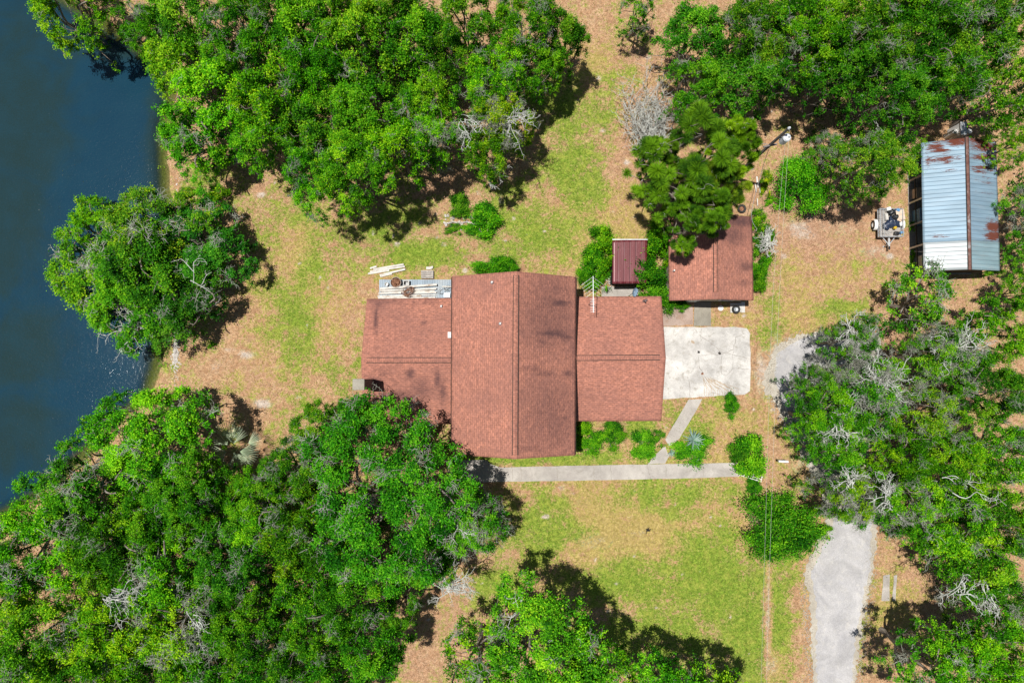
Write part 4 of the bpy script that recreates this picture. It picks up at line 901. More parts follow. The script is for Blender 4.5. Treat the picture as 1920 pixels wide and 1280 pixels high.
# low bare stump / fire ring in the front lawn
q = P(1213, 993); rr = random.Random(3); mb = MB()
for k in range(14):
    a = rr.uniform(0, 6.3); l = rr.uniform(.1, .3); mb.tube([(q.x + rr.uniform(-.08, .08), q.y + rr.uniform(-.08, .08), .0), (q.x + l * math.cos(a), q.y + l * math.sin(a), rr.uniform(.05, .2))], [.03, .01], 5)
prop(obj('stump', mb, M['dark'], loc=q), 'small charred stump in the bare spot of the front lawn', 'stump')

# ---------------------------------------------------------------- power pole and lines
pt = P(1479, 241, 10.2)
pole = thing('utility_pole', 'tall wooden utility pole with transformer beside the pine', 'utility pole', (pt.x, pt.y, 0))
obj('pole_shaft', MB().tube([(pt.x, pt.y, 0), (pt.x, pt.y, 5), (pt.x, pt.y, 10.2)], [.14, .11, .08], 12), M['pole'], pole)
tc = Vector((pt.x + .32, pt.y - .18, 8.4))
tf = obj('transformer', MB().lathe(tc, [(.0, 0), (.22, .02), (.24, .06), (.24, .72), (.26, .74), (.2, .84), (0, .88)], 20), M['ceramic'], pole)
obj('bushing', MB().lathe(tc + Vector((.05, 0, .86)), [(.05, 0), (.08, .04), (.04, .08), (.07, .12), (.03, .16), (.05, .2), (0, .24)], 10), M['ceramic'], tf)
for z in (8.7, 9.0): obj('bracket', MB().box((pt.x + .14, pt.y - .08, z), (.22, .1, .08)), M['galv'], pole)
obj('insulator', MB().lathe((pt.x, pt.y, 10.2), [(.05, 0), (.09, .05), (.05, .09), (.08, .13), (.04, .2), (0, .22)], 10), M['ceramic'], pole)
obj('crossarm', MB().box((pt.x - .02, pt.y - .05, 7.3), (.9, .1, .1), rz=.2), M['pole'], pole)
def sagline(name, pts, r, m, label, group=None, sub=10):
    q = []; pts = [Vector(p) for p in pts]
    for i in range(len(pts) - 1):
        p0, p1, p2, p3 = pts[max(i - 1, 0)], pts[i], pts[i + 1], pts[min(i + 2, len(pts) - 1)]
        for k in range(sub):
            t = k / sub; q.append(0.5 * ((2 * p1) + (p2 - p0) * t + (2 * p0 - 5 * p1 + 4 * p2 - p3) * t * t + (3 * p1 - p0 - 3 * p2 + p3) * t ** 3))
    q.append(pts[-1]); o = obj(name, MB().tube(q, r, 5), m, loc=pts[0]); return prop(o, label, 'cable', group)
GP = 'power lines running over the yard'
sagline('power_line', [pt + Vector((0, 0, .1)), P(1461, 560, 9.0), P(1445, 1000, 8.6), P(1437, 1280, 8.9), P(1428, 1600, 9.6)], .0065, M['wire'], 'right-hand power line running from the top of the utility pole past the front lawn', GP)
sagline('power_line', [tc + Vector((.05, -.05, .4)), P(1449, 560, 7.6), P(1435, 1000, 7.2), P(1427, 1280, 7.5), P(1418, 1600, 8.3)], .0065, M['wire'], 'left-hand power line starting at the transformer, lower of the two', GP)
pl = Vector((pt.x, pt.y, 7.3))
e_ = P(1350, 264, 6.6); sagline('service_cable', [pl, P(1405, 266, 6.9), e_], .018, M['cable'], 'grey cable running west from the utility pole into the pine', 'cables from the utility pole')
sagline('service_cable', [pl, P(1428, 322, 4.0), P(1409, 400, 3.6), (gE0.x + .06, P(1410.5, 437, 2.4).y + .1, 3.3)], .016, M['cable'], 'service cable dropping from the utility pole to the garage meter', 'cables from the utility pole')

# ---------------------------------------------------------------- vegetation
def tubes_np(paths, radii, sides):
    """paths: list of (k,3) arrays; radii list of (k,) -> V, F quads"""
    Vs, Fs, n0 = [], [], 0
    ang = np.arange(sides) * 2 * PI / sides
    for p, r in zip(paths, radii):
        k = len(p); d = np.gradient(p, axis=0); d /= np.linalg.norm(d, axis=1)[:, None] + 1e-9
        ref = np.where(np.abs(d[:, 2:3]) > 0.9, np.array([[1., 0, 0]]), np.array([[0, 0, 1.]]))
        a = np.cross(d, ref); a /= np.linalg.norm(a, axis=1)[:, None] + 1e-9; b = np.cross(d, a)
        ring = p[:, None, :] + (a[:, None, :] * np.cos(ang)[None, :, None] + b[:, None, :] * np.sin(ang)[None, :, None]) * r[:, None, None]
        Vs.append(ring.reshape(-1, 3))
        i = np.arange(k - 1)[:, None] * sides; j = np.arange(sides)[None, :]; j2 = (j + 1) % sides
        Fs.append(np.stack([i + j, i + j2, i + sides + j2, i + sides + j], -1).reshape(-1, 4) + n0); n0 += k * sides
    return np.concatenate(Vs), np.concatenate(Fs)
def curve(a, b, rs, k=6, sag=0.0, wob=0.12):
    a, b = np.array(a, float), np.array(b, float); t = np.linspace(0, 1, k)[:, None]; L = np.linalg.norm(b - a)
    off = rs.normal(0, wob * L, 3); off2 = rs.normal(0, wob * .45 * L, 3)
    return a + (b - a) * t + off * np.sin(PI * t) + off2 * np.sin(2 * PI * t) + np.array([0, 0, sag * L]) * np.sin(PI * t)

def leaves_np(c, rc, n, rs, size, tint, flat=0.65, up=0.72, aspect=0.52, shell=0.35):
    """n leaves in each clump; c (m,3), rc (m,), n (m,) ints; returns V,F,tint"""
    idx = np.repeat(np.arange(len(c)), n); N = len(idx)
    d = rs.normal(size=(N, 3)); d /= np.linalg.norm(d, axis=1)[:, None]; d[:, 2] = np.where(d[:, 2] < -0.25, -d[:, 2] * .7, d[:, 2])
    rad = np.minimum(np.abs(rs.normal(0.55, 0.36, N)) + .05, 1.55)
    ea = rs.uniform(0, 2 * PI, len(c)); el = rs.uniform(1.0, 1.9, len(c)); ca, sa = np.cos(ea)[idx], np.sin(ea)[idx]
    dd = d * (rc[idx] * rad)[:, None] * np.array([1, 1, flat])
    a1 = (dd[:, 0] * ca + dd[:, 1] * sa) * el[idx]; a2 = (-dd[:, 0] * sa + dd[:, 1] * ca) / np.sqrt(el[idx])
    dd = np.stack([a1 * ca - a2 * sa, a1 * sa + a2 * ca, dd[:, 2] + .12 * np.sin(a1 * 9 + ea[idx] * 5) * .5], 1)
    pos = c[idx] + dd
    nr = d * 0.35 + np.array([0, 0, up]) + rs.normal(0, 0.62, (N, 3)); nr /= np.linalg.norm(nr, axis=1)[:, None]
    q = rs.normal(size=(N, 3)); u = np.cross(nr, q); u /= np.linalg.norm(u, axis=1)[:, None]; w = np.cross(nr, u)
    L = size * rs.uniform(0.65, 1.35, N); u = u * (L / 2)[:, None]; w = w * (L * aspect / 2)[:, None]
    V = np.stack([pos - u, pos + w + u * .1, pos + u, pos - w + u * .1], 1).reshape(-1, 3)
    F_ = np.arange(N * 4).reshape(N, 4)
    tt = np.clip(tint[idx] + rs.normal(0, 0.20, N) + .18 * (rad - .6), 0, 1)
    return V, F_, np.repeat(tt, 4)

def needles_np(c, rc, n, rs, tint):
    idx = np.repeat(np.arange(len(c)), n); N = len(idx)
    d = rs.normal(size=(N, 3)); d[:, 2] = np.abs(d[:, 2]) * .9 - .15; d /= np.linalg.norm(d, axis=1)[:, None]
    a = c[idx] + d * (rc[idx] * rs.uniform(0.0, .35, N))[:, None]; b = c[idx] + d * (rc[idx] * rs.uniform(.75, 1.1, N))[:, None]
    w = np.cross(d, rs.normal(size=(N, 3))); w /= np.linalg.norm(w, axis=1)[:, None]; w *= 0.0125
    V = np.stack([a - w, a + w, b + w * .5, b - w * .5], 1).reshape(-1, 3)
    return V, np.arange(N * 4).reshape(N, 4), np.repeat(np.clip(tint[idx] + rs.normal(0, .12, N), 0, 1), 4)

def join(parts):
    n = 0; V, F_, T = [], [], []
    for v, f, t in parts: V.append(v); F_.append(f + n); T.append(t); n += len(v)
    return np.concatenate(V), np.concatenate(F_), np.concatenate(T)

def tree_meshes(seed, R, H, nclump, leaves, rc=(0.42, 0.85), size=0.145, bare=0.0, base=0.45, flat=0.65, lobes=1.0, kind='leaf', spiky=0.0, limbs=6, open_=0.0):
    rs = np.random.RandomState(seed)
    ph = rs.uniform(0, 6.28, 5)
    env = lambda th: R * (1 + lobes * (0.15 * np.sin(2 * th + ph[0]) + 0.13 * np.sin(3 * th + ph[1]) + 0.09 * np.sin(5 * th + ph[2]) + .06 * np.sin(9 * th + ph[3])))
    th = rs.uniform(0, 2 * PI, nclump); rho = np.sqrt(rs.uniform(0.0, 1.0, nclump)); rho = rho * (1 - .06 * rs.rand(nclump))
    rr_ = env(th) * rho
    # groups: bigger masses of foliage with troughs between them
    ng = max(6, int(R * R * 1.15)); gth = rs.uniform(0, 2 * PI, ng); grho = np.sqrt(rs.uniform(0, 1, ng)); gx, gy = env(gth) * grho * np.cos(gth), env(gth) * grho * np.sin(gth); gz = rs.uniform(-0.13, 0.05, ng) * H
    x, y = rr_ * np.cos(th), rr_ * np.sin(th)
    D = np.hypot(x[:, None] - gx, y[:, None] - gy); near = D.argmin(1); dn = D.min(1)
    pull = 0.27; x = x + (gx[near] - x) * pull; y = y + (gy[near] - y) * pull
    z = H * (base + (1 - base) * np.sqrt(np.clip(1 - rho ** 2.2, 0.02, 1))) + gz[near] - dn * 0.70
    z -= rs.choice([0, 0, 0, 0, .4, 1.0, 2.2], nclump) * (H / 9) * rs.uniform(.5, 1, nclump)
    z = np.clip(z, H * 0.22, H)
    c = np.stack([x, y, z], 1); rcs = rs.uniform(rc[0], rc[1], nclump) * np.where(rho > .85, .8, 1.0)
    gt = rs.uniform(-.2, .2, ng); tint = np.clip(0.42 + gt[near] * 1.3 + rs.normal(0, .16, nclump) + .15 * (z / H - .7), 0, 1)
    bareflag = rs.rand(nclump) < bare
    # wood: trunk, limbs, branches linked to nearest lower node
    lean = rs.uniform(-.04, .04, 2) * H
    h0 = H * rs.uniform(.2, .3); r0 = 0.015 * H + 0.014 * R
    trunk = curve((0, 0, -0.1), (lean[0], lean[1], h0), rs, 6, 0, .04)
    paths, rad = [trunk], [np.linspace(r0 * 1.25, r0 * .85, 6)]
    nodes, nrad = [trunk[-1]], [r0 * .8]
    for i in range(limbs):
        a = 2 * PI * i / limbs + rs.uniform(-.4, .4); q = rs.uniform(.45, .8) * R
        e = np.array([q * math.cos(a), q * math.sin(a), H * (base + (1 - base) * rs.uniform(.35, .75))])
        if i == 0: e = np.array([lean[0] * 2, lean[1] * 2, H * .86])
        p = curve(trunk[-1], e, rs, 9, .08, .09); r = np.linspace(r0 * .6, 0.045, 9); paths.append(p); rad.append(r)
        nodes += list(p[1:]); nrad += list(r[1:])
    thin_p, thin_r, bare_p, bare_r = [], [], [], []
    order = np.argsort(np.hypot(x, y) + np.abs(z - h0) * .4)
    for ii in order:
        N_ = np.array(nodes); dz = c[ii, 2] - N_[:, 2]
        dd = np.linalg.norm(N_ - c[ii], axis=1) + np.where(dz < -.1, 3.0, 0)
        j = dd.argmin(); p = curve(nodes[j], c[ii], rs, 5, .06, .10); r1 = min(nrad[j] * .75, 0.022 + 0.02 * dd[j]); r = np.linspace(r1, 0.016, 5)
        (bare_p if bareflag[ii] else thin_p).append(p); (bare_r if bareflag[ii] else thin_r).append(r)
        nodes += [p[2], p[4]]; nrad += [r[2], r[4] * 1.3]
        if bareflag[ii]:
            for k in range(rs.randint(9, 15)):
                dv = rs.normal(size=3); dv[2] = abs(dv[2]) * .45 + .05; dv /= np.linalg.norm(dv); st = p[rs.randint(2, 5)]
                q = curve(st, st + dv * rs.uniform(.35, .95), rs, 6, -.05, .22); bare_p.append(q); bare_r.append(np.linspace(.021, .009, 6))
                for _ in range(3):
                    s2 = q[rs.randint(1, 5)]; dv2 = dv + rs.normal(0, .7, 3); dv2[2] *= .5; dv2 /= np.linalg.norm(dv2)
                    bare_p.append(curve(s2, s2 + dv2 * rs.uniform(.2, .6), rs, 4, 0, .22)); bare_r.append(np.linspace(.015, .008, 4))
        elif rs.rand() < .13:
            # pale twig showing through the leaves
            for k in range(rs.randint(1, 4)):
                dv = rs.normal(size=3); dv[2] = abs(dv[2]) * .35 + .12; dv /= np.linalg.norm(dv)
                st = c[ii] + np.array([0, 0, rcs[ii] * flat * .45]); bare_p.append(curve(st, st + dv * rcs[ii] * rs.uniform(.6, 1.2), rs, 6, 0, .2)); bare_r.append(np.linspace(.016, .009, 6))
    V1, F1 = tubes_np(paths, rad, 8); V2, F2 = tubes_np(thin_p, thin_r, 4) if thin_p else (np.zeros((0, 3)), np.zeros((0, 4), int))
    Vb, Fb = tubes_np(bare_p, bare_r, 3) if bare_p else (np.zeros((0, 3)), np.zeros((0, 4), int))
    wood = npmesh('trunk', np.concatenate([V1, V2, Vb]), np.concatenate([F1, F2 + len(V1), Fb + len(V1) + len(V2)]), M['bark'], None, True)
    wood.materials.append(M['twig']); nf_ = len(F1) + len(F2); wood.polygons.foreach_set('material_index', np.concatenate([np.zeros(nf_, np.int32), np.ones(len(Fb), np.int32)]))
    sel = ~bareflag
    area = rcs[sel] ** 2; n = np.maximum(8, (leaves * area / area.sum()).astype(int))
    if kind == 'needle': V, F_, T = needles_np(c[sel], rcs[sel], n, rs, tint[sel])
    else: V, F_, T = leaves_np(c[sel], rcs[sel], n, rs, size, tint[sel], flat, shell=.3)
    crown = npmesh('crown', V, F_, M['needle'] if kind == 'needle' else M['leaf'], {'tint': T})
    tw = None
    return wood, crown, tw

VAR = {
    'oak': [tree_meshes(11, 3.0, 9.0, 230, 22100, rc=(.24, .5), base=.5), tree_meshes(12, 3.0, 9.0, 250, 22100, rc=(.24, .48), base=.5), tree_meshes(13, 3.0, 9.0, 220, 22100, rc=(.26, .55), base=.5), tree_meshes(14, 3.0, 9.0, 240, 21450, rc=(.24, .5), bare=.03, base=.5)],
    'big': [tree_meshes(21, 4.3, 10.0, 440, 40300, rc=(.25, .55), bare=.02, limbs=8, base=.5), tree_meshes(22, 4.3, 10.0, 460, 40300, rc=(.24, .52), bare=.04, limbs=8, base=.5), tree_meshes(23, 4.3, 10.0, 420, 39000, rc=(.26, .56), bare=.015, limbs=8, base=.5)],
    'mossy': [tree_meshes(31, 3.4, 9.0, 270, 18850, rc=(.24, .5), bare=.15, limbs=7, base=.5), tree_meshes(32, 3.4, 9.0, 270, 21450, rc=(.24, .5), bare=.15, limbs=7, base=.5)],
    'sparse': [tree_meshes(41, 2.7, 7.5, 95, 7280, rc=(.22, .45), bare=.08), tree_meshes(42, 2.7, 7.5, 95, 5460, rc=(.2, .42), bare=.42)],
    'willow': [tree_meshes(51, 3.3, 8.0, 300, 29900, rc=(.2, .42), size=.125, lobes=1.5, bare=.02, base=.42), tree_meshes(52, 3.3, 8.0, 300, 29900, rc=(.2, .42), size=.125, lobes=1.5, bare=.03, base=.42)],
    'pine': [tree_meshes(61, 3.0, 12.0, 150, 35100, rc=(.28, .5), kind='needle', base=.58, lobes=1.2), tree_meshes(62, 3.0, 12.0, 135, 32500, rc=(.28, .5), kind='needle', base=.58, lobes=1.3)],
    'tall': [tree_meshes(91, 4.3, 12.5, 330, 32500, rc=(.24, .52), bare=.02, limbs=9, base=.72, lobes=1.2), tree_meshes(92, 4.3, 12.5, 430, 44200, rc=(.26, .55), bare=.015, limbs=9, base=.70, lobes=.8)],
    'round': [tree_meshes(95, 4.4, 9.0, 520, 52000, rc=(.2, .45), size=.135, bare=.015, limbs=9, base=.42, lobes=.55)],
}
REFR = {'oak': (3.0, 9.0), 'big': (4.3, 10.0), 'mossy': (3.4, 9.0), 'sparse': (2.7, 7.5), 'willow': (3.3, 8.0), 'pine': (3.0, 12.0), 'giant': (6.2, 11.5), 'tall': (4.3, 12.5), 'round': (4.4, 9.0)}
VAR['giant'] = [tree_meshes(71, 6.2, 11.5, 900, 80000, rc=(.26, .58), bare=.06, limbs=11, lobes=.8, base=.5)]
NAMES = {'oak': 'oak_tree', 'big': 'oak_tree', 'mossy': 'mossy_tree', 'sparse': 'sparse_tree', 'willow': 'waterside_tree', 'pine': 'pine_tree', 'giant': 'oak_tree', 'tall': 'oak_tree', 'round': 'waterside_tree'}
def tree(kind, px, py, rpx, h, label, tintc=(1, 1, 1), group=None, var=None, rot=None, _n=[0]):
    _n[0] += 1; r = random.Random(_n[0] * 31 + 7)
    zc = h * 0.78; c = P(px, py, zc); R0, H0 = REFR[kind]
    scale_px = 0.04 * (CAM_H - zc) / CAM_H; s = rpx * scale_px / R0; sz = h / H0
    vs = VAR[kind]; vi = (_n[0] if var is None else var) % len(vs); wood, crown, tw = vs[vi]
    gz = float(ground_height(np.array([c.x]), np.array([c.y]))[0][0])
    t = thing(NAMES[kind], label, 'tree', (c.x, c.y, gz), group); t.rotation_euler = (0, 0, r.uniform(0, 6.28) if rot is None else rot); t.scale = (s, s, sz)
    b_ = r.uniform(.78, 1.12); col = (tintc[0] * b_ * r.uniform(.75, 1.15), tintc[1] * b_, tintc[2] * b_ * r.uniform(.8, 1.5), 1)
    for nm, me in (('trunk', wood), ('crown', crown), ('bare_branches', tw)):
        if me is None: continue
        o = bpy.data.objects.new(nm, me); COL.objects.link(o); o.parent = t; o.color = col
    return t
YG, BR, DG, MG, OL = (1.9, 1.3, .8), (1.3, 1.15, .85), (.62, .72, .9), (.98, .94, .95), (1.2, .95, 1.0)
NW, NE, SW, SE_ = 'trees of the wood north of the pond-side lawn', 'trees of the wood in the top right', 'trees of the wood along the bottom left', 'trees of the wood right of the gravel drive'
T = [
 # top left wood
 ('willow', 92, -22, 92, 8, 'bright tree overhanging the pond in the top left corner of the photo', BR, NW),
 ('willow', 280, 50, 66, 8, 'light green tree leaning over the pond just right of the dark inlet', BR, NW),
 ('oak', 342, 108, 74, 9, 'bright tree on the pond bank above the small bare strip of shore', BR, NW), ('willow', 354, 262, 80, 7, 'low bushy tree on the bank at the lower left tip of the top left wood', BR, NW),
 ('oak', 388, 185, 88, 9, 'broad tree one row in from the pond bank, halfway down the top left wood', BR, NW), ('oak', 330, 20, 74, 9, 'tree at the top edge just inland of the pond inlet', MG, NW),
 ('big', 450, 62, 84, 10, 'rounded tree at the top edge, second row in from the pond', BR, NW), ('oak', 500, 175, 78, 10, 'tree in the middle of the top left wood above the bare soil notch', BR, NW),
 ('oak', 485, 258, 62, 8.5, 'tree over the notch of bare ground at the lower left of the top left wood', BR, NW), ('oak', 560, 40, 82, 10, 'tree at the top edge midway between the pond and the grey snag', MG, NW),
 ('big', 585, 140, 84, 10, 'large crown in the centre of the top left wood', BR, NW), ('oak', 590, 235, 72, 9.5, 'tree north of the clump that casts the long lawn shadow', MG, NW),
 ('big', 590, 320, 70, 9.5, 'tree at the lower left lawn edge of the top left wood, its base in shade', BR, NW), ('tall', 655, 315, 80, 10, 'tree at the lawn edge whose dappled shadow reaches furthest toward the deck', BR, NW, 1),
 ('oak', 682, 70, 80, 10, 'tree at the top edge left of the grey snag', MG, NW), ('oak', 690, 190, 78, 10, 'tree with pale twigs some way left of the grey snag', MG, NW, 3),
 ('oak', 740, 262, 70, 9.5, 'tree at the lawn edge left of the yellow-green tree', BR, NW), ('oak', 776, 60, 74, 9.5, 'tree at the top edge directly above the grey snag', MG, NW),
 ('oak', 790, 165, 58, 9, 'tree tucked beside the grey snag on its left', MG, NW), ('mossy', 815, 245, 60, 8.5, 'tree with pale crooked branches below the grey snag', BR, NW, 1),
 ('oak', 872, 30, 66, 9.5, 'tree at the top edge right above the yellow-green tree', MG, NW), ('big', 925, 150, 78, 9.5, 'yellow-green tree at the east edge of the top left wood', YG, NW),
 ('mossy', 940, 222, 62, 9, 'yellowish tree with bare pale branches over the east lawn edge', YG, NW, 1), ('oak', 912, 285, 46, 8.5, 'small yellow-green crown at the southern tip of the yellow-green trees', (1.35, 1.15, 1), NW),
 ('big', 985, 45, 84, 10, 'big green tree at the top edge above the narrow lawn', BR, NW), ('oak', 1055, 65, 56, 8.5, 'easternmost tree of the top left wood, its shadow on the leaf litter', MG, NW), ('oak', 1010, 118, 52, 8, 'green tree between the yellow-green tree and the narrow lawn', MG, NW),
 ('sparse', 1200, 12, 44, 6, 'small open-crowned tree at the top edge between the two woods', BR, NW, 0),
 ('big', 505, 5, 76, 10, 'tree cut by the top edge between the second and third rows', MG, NW), ('oak', 622, 0, 66, 10, 'tree cut by the top edge in the middle of the top left wood', MG, NW, 1),
 ('oak', 732, 5, 66, 10, 'tree cut by the top edge left above the grey snag', MG, NW, 2), ('oak', 832, 90, 56, 9, 'green tree directly right of the grey snag', MG, NW, 0), ('oak', 640, 90, 62, 9, 'tree one row in from the top edge left of the snag, deep green', MG, NW, 1),
 # pond tree
 ('willow', 142, 500, 112, 5.5, 'pale feathery tree leaning furthest out over the pond', BR, 'cluster of trees on the pond bank'), ('willow', 134, 405, 54, 5.5, 'narrow leafy spur reaching over the water at the top of the pond bank cluster', BR, 'cluster of trees on the pond bank'),
 ('willow', 259, 428, 100, 6.5, 'olive feathery tree at the top of the pond bank cluster', OL, 'cluster of trees on the pond bank'), ('big', 359, 455, 100, 4.8, 'dark oak nearest the lawn in the pond bank cluster', DG, 'cluster of trees on the pond bank'),
 ('big', 326, 556, 92, 4.8, 'dark oak at the lower right of the pond bank cluster', DG, 'cluster of trees on the pond bank'), ('willow', 219, 556, 98, 6, 'bright green tree at the lower left of the pond bank cluster', BR, 'cluster of trees on the pond bank'),
 ('oak', 249, 490, 86, 7, 'green tree in the centre of the pond bank cluster', MG, 'cluster of trees on the pond bank'),
 # bottom left wood
 ('round', 258, 828, 122, 8.5, 'large rounded tree on the pond bank, northernmost of the bottom left wood', BR, SW), 
 ('willow', 150, 918, 98, 8.5, 'tree on the pond bank just below the large rounded tree', MG, SW), ('big', 50, 1020, 108, 9, 'bright tree at the left edge just below the pond', BR, SW),
 ('big', 190, 1030, 96, 9, 'tree inland of the left edge tree, one row below the pond', MG, SW), ('big', 330, 935, 96, 8.5, 'tree below the shaded hollow left of the giant oak', MG, SW),
 ('willow', 300, 1080, 92, 9, 'feathery light tree with silvery twigs in the middle of the bottom left wood', BR, SW), ('big', 60, 1200, 100, 10, 'tree in the bottom left corner of the photo', BR, SW),
 ('big', 190, 1190, 96, 10, 'tree at the bottom edge right of the corner tree', BR, SW), ('big', 420, 1060, 92, 9.5, 'tree left of the bare soil gaps in the bottom left wood', MG, SW),
 ('mossy', 330, 1190, 92, 9.5, 'mossy tree at the bottom edge below the silvery twigs', BR, SW, 1), ('big', 440, 1190, 90, 10, 'tree at the bottom edge in the middle of the bottom left wood', MG, SW),
 ('big', 545, 885, 72, 7.5, 'tree just right of the palmetto at the north edge of the bottom left wood', MG, SW), ('oak', 590, 800, 52, 7, 'small tree at the tip of the wood below the west lawn', MG, SW), ('oak', 660, 775, 38, 7.5, 'small crown rising just below the chimney', MG, SW),
 ('giant', 715, 940, 180, 11.5, 'giant spreading live oak overhanging the west wing of the house', (.72, .88, .9), SW), ('big', 560, 1010, 96, 9.5, 'tree left of the giant oak with a dark gap between them', MG, SW),
 ('mossy', 875, 985, 72, 8, 'mossy branched tree at the east side of the giant oak over the lawn', MG, SW, 1), ('oak', 795, 1060, 62, 7.5, 'low crown at the south foot of the giant oak beside the silver dead limb', MG, SW),
 ('big', 650, 1130, 88, 9.5, 'tree below the giant oak, left of the dead silver limb', MG, SW), ('oak', 555, 1130, 66, 9, 'tree right of the bare soil patch under the bottom left wood', MG, SW), ('big', 560, 1235, 76, 10, 'tree at the bottom edge left of the open soil strip', MG, SW), ('oak', 690, 1235, 66, 9.5, 'tree at the bottom edge bordering the open soil strip', MG, SW),
 ('oak', 745, 1150, 42, 7, 'small crown at the edge of the open soil strip below the dead limb', MG, SW),
 ('oak', 395, 925, 50, 6.5, 'low tree between the palmetto and the shaded hollow', MG, SW), ('oak', 470, 935, 60, 7.5, 'tree left of the giant oak directly below the palmetto', MG, SW), ('oak', 480, 1000, 66, 8.5, 'tree between the palmetto and the bare soil gaps', BR, SW),
 ('big', 20, 1300, 90, 10, 'tree cut off below the bottom left corner tree', BR, SW), ('big', 130, 1310, 90, 10, 'tree cut by the bottom edge, second from the left corner', MG, SW), ('big', 250, 1305, 90, 10, 'tree cut by the bottom edge, third from the left corner', BR, SW), ('big', 370, 1305, 90, 10, 'tree cut by the bottom edge, fourth from the left corner', MG, SW),
 ('big', 490, 1305, 88, 10, 'tree cut by the bottom edge, fifth from the left corner', BR, SW), ('oak', 600, 1310, 70, 10, 'tree cut by the bottom edge left of the soil strip', MG, SW), ('big', -15, 1110, 80, 9.5, 'tree cut by the left edge below the pond', BR, SW), ('oak', 265, 985, 66, 8.5, 'tree between the rounded bank tree and the silvery twigs', MG, SW),
 # bottom middle
 ('tall', 1022, 1222, 122, 11, 'bright green spreading tree in the front lawn at the bottom middle', BR, None, 1), ('oak', 1110, 1290, 84, 10, 'bright tree at the bottom edge right behind the spreading lawn tree', BR, None), ('sparse', 895, 1250, 84, 9, 'open-crowned tree at the bottom edge left of the spreading lawn tree', BR, None, 0),
 ('oak', 1262, 1312, 74, 9, 'thin small tree at the bottom edge right of the spreading lawn tree', BR, None, 0), ('oak', 1345, 1335, 74, 9, 'small crown at the bottom edge nearest the wires', BR, None),
 ('oak', 1470, 5, 66, 10, 'tree cut by the top edge above the pine', MG, NE), ('oak', 1580, 5, 66, 10, 'tree cut by the top edge above the dark hollow', MG, NE), ('oak', 1690, 5, 66, 10, 'tree cut by the top edge left above the metal shed', MG, NE), ('oak', 1795, 5, 66, 10, 'tree cut by the top edge right above the metal shed', MG, NE), ('oak', 1900, 5, 60, 10, 'tree in the top right corner of the photo', MG, NE), ('oak', 1580, 120, 66, 10, 'tree just above the dark hollow in the top right wood', DG, NE),
 # north east wood
 ('oak', 1312, 52, 68, 9, 'westernmost tree of the top right wood at the top edge', MG, NE), ('oak', 1312, 150, 58, 9, 'tree above the tangle of fallen silver branches', MG, NE), ('big', 1415, 45, 84, 10, 'tree at the top edge, second from the west in the top right wood', MG, NE),
 ('oak', 1405, 145, 74, 9.5, 'tree directly above the pine', DG, NE), ('big', 1525, 60, 84, 10.5, 'tree at the top edge in the middle of the top right wood', MG, NE), 
 ('big', 1630, 75, 86, 10.5, 'tree at the top edge above the dark hollow', MG, NE),  ('big', 1740, 60, 88, 10.5, 'tree at the top edge above the metal shed', MG, NE),
 ('big', 1700, 165, 80, 10, 'tree north-west of the metal shed', MG, NE), ('big', 1850, 60, 90, 10.5, 'tree at the top edge near the right corner', MG, NE), ('big', 1800, 135, 74, 9.5, 'tree just above the north gable of the metal shed', MG, NE),
 ('big', 1655, 295, 78, 9.5, 'tree overhanging the west eave of the metal shed above the trailer', MG, NE), ('oak', 1915, 165, 62, 9.0, 'tree at the right edge above the yellowish tree', MG, NE), ('mossy', 1556, 275, 36, 3.5, 'low mossy tree in deep shade right of the utility pole', DG, NE, 1),
 ('willow', 1915, 262, 42, 7.0, 'yellowish tree behind the north-east corner of the metal shed', (1.5, 1.15, 1), NE), ('mossy', 1935, 380, 44, 5.5, 'mossy tree at the right edge east of the metal shed', MG, NE, 1), ('oak', 1938, 465, 40, 5, 'small tree at the right edge beside the rust patch of the metal shed', MG, NE), ('oak', 1930, 545, 40, 6, 'small tree at the right edge just below the metal shed', MG, NE),
 ('pine', 1302, 312, 116, 10.5, 'tall pine with tufted yellow-green needles between the silver branches and the garage', (1.75, 1.45, 1), 'pines'), ('pine', 1378, 272, 64, 10, 'pine crown reaching toward the utility pole', (1.75, 1.45, 1), 'pines'), ('pine', 1308, 405, 66, 9.5, 'pine crown hanging over the garage roof', (1.75, 1.45, 1), 'pines'), ('pine', 1340, 345, 70, 9, 'lower pine crown between the tall pine and the garage roof', (1.75, 1.45, 1), 'pines'), ('pine', 1243, 300, 52, 8.5, 'pine crown nearest the silver dead branches', (1.75, 1.45, 1), 'pines'),
 # east wood
 ('sparse', 1745, 560, 76, 6.5, 'thin yellow-green tree with see-through crown below the metal shed', (1.4, 1.2, 1), SE_, 0), ('mossy', 1610, 635, 50, 7.5, 'grey lichen-covered tree at the top of the gravel turnaround', MG, SE_, 0), ('sparse', 1600, 690, 46, 7, 'nearly leafless pale tree over the shaded gravel', MG, SE_, 1),
 ('mossy', 1750, 672, 54, 8, 'grey-green mossy tree below the thin yellow-green tree', MG, SE_, 1), ('mossy', 1800, 680, 66, 8.5, 'tree with a mass of bare silver branches right of the leaf-littered clearing', MG, SE_, 0), ('oak', 1880, 620, 62, 8.5, 'green tree at the right edge below the metal shed', MG, SE_),
 ('big', 1565, 785, 74, 9, 'tree overhanging the east side of the gravel turnaround', MG, SE_), ('mossy', 1640, 745, 74, 9, 'mossy grey-branched tree in the middle of the east wood', MG, SE_, 0), ('big', 1870, 730, 80, 9.5, 'green tree at the right edge in the middle of the east wood', MG, SE_),
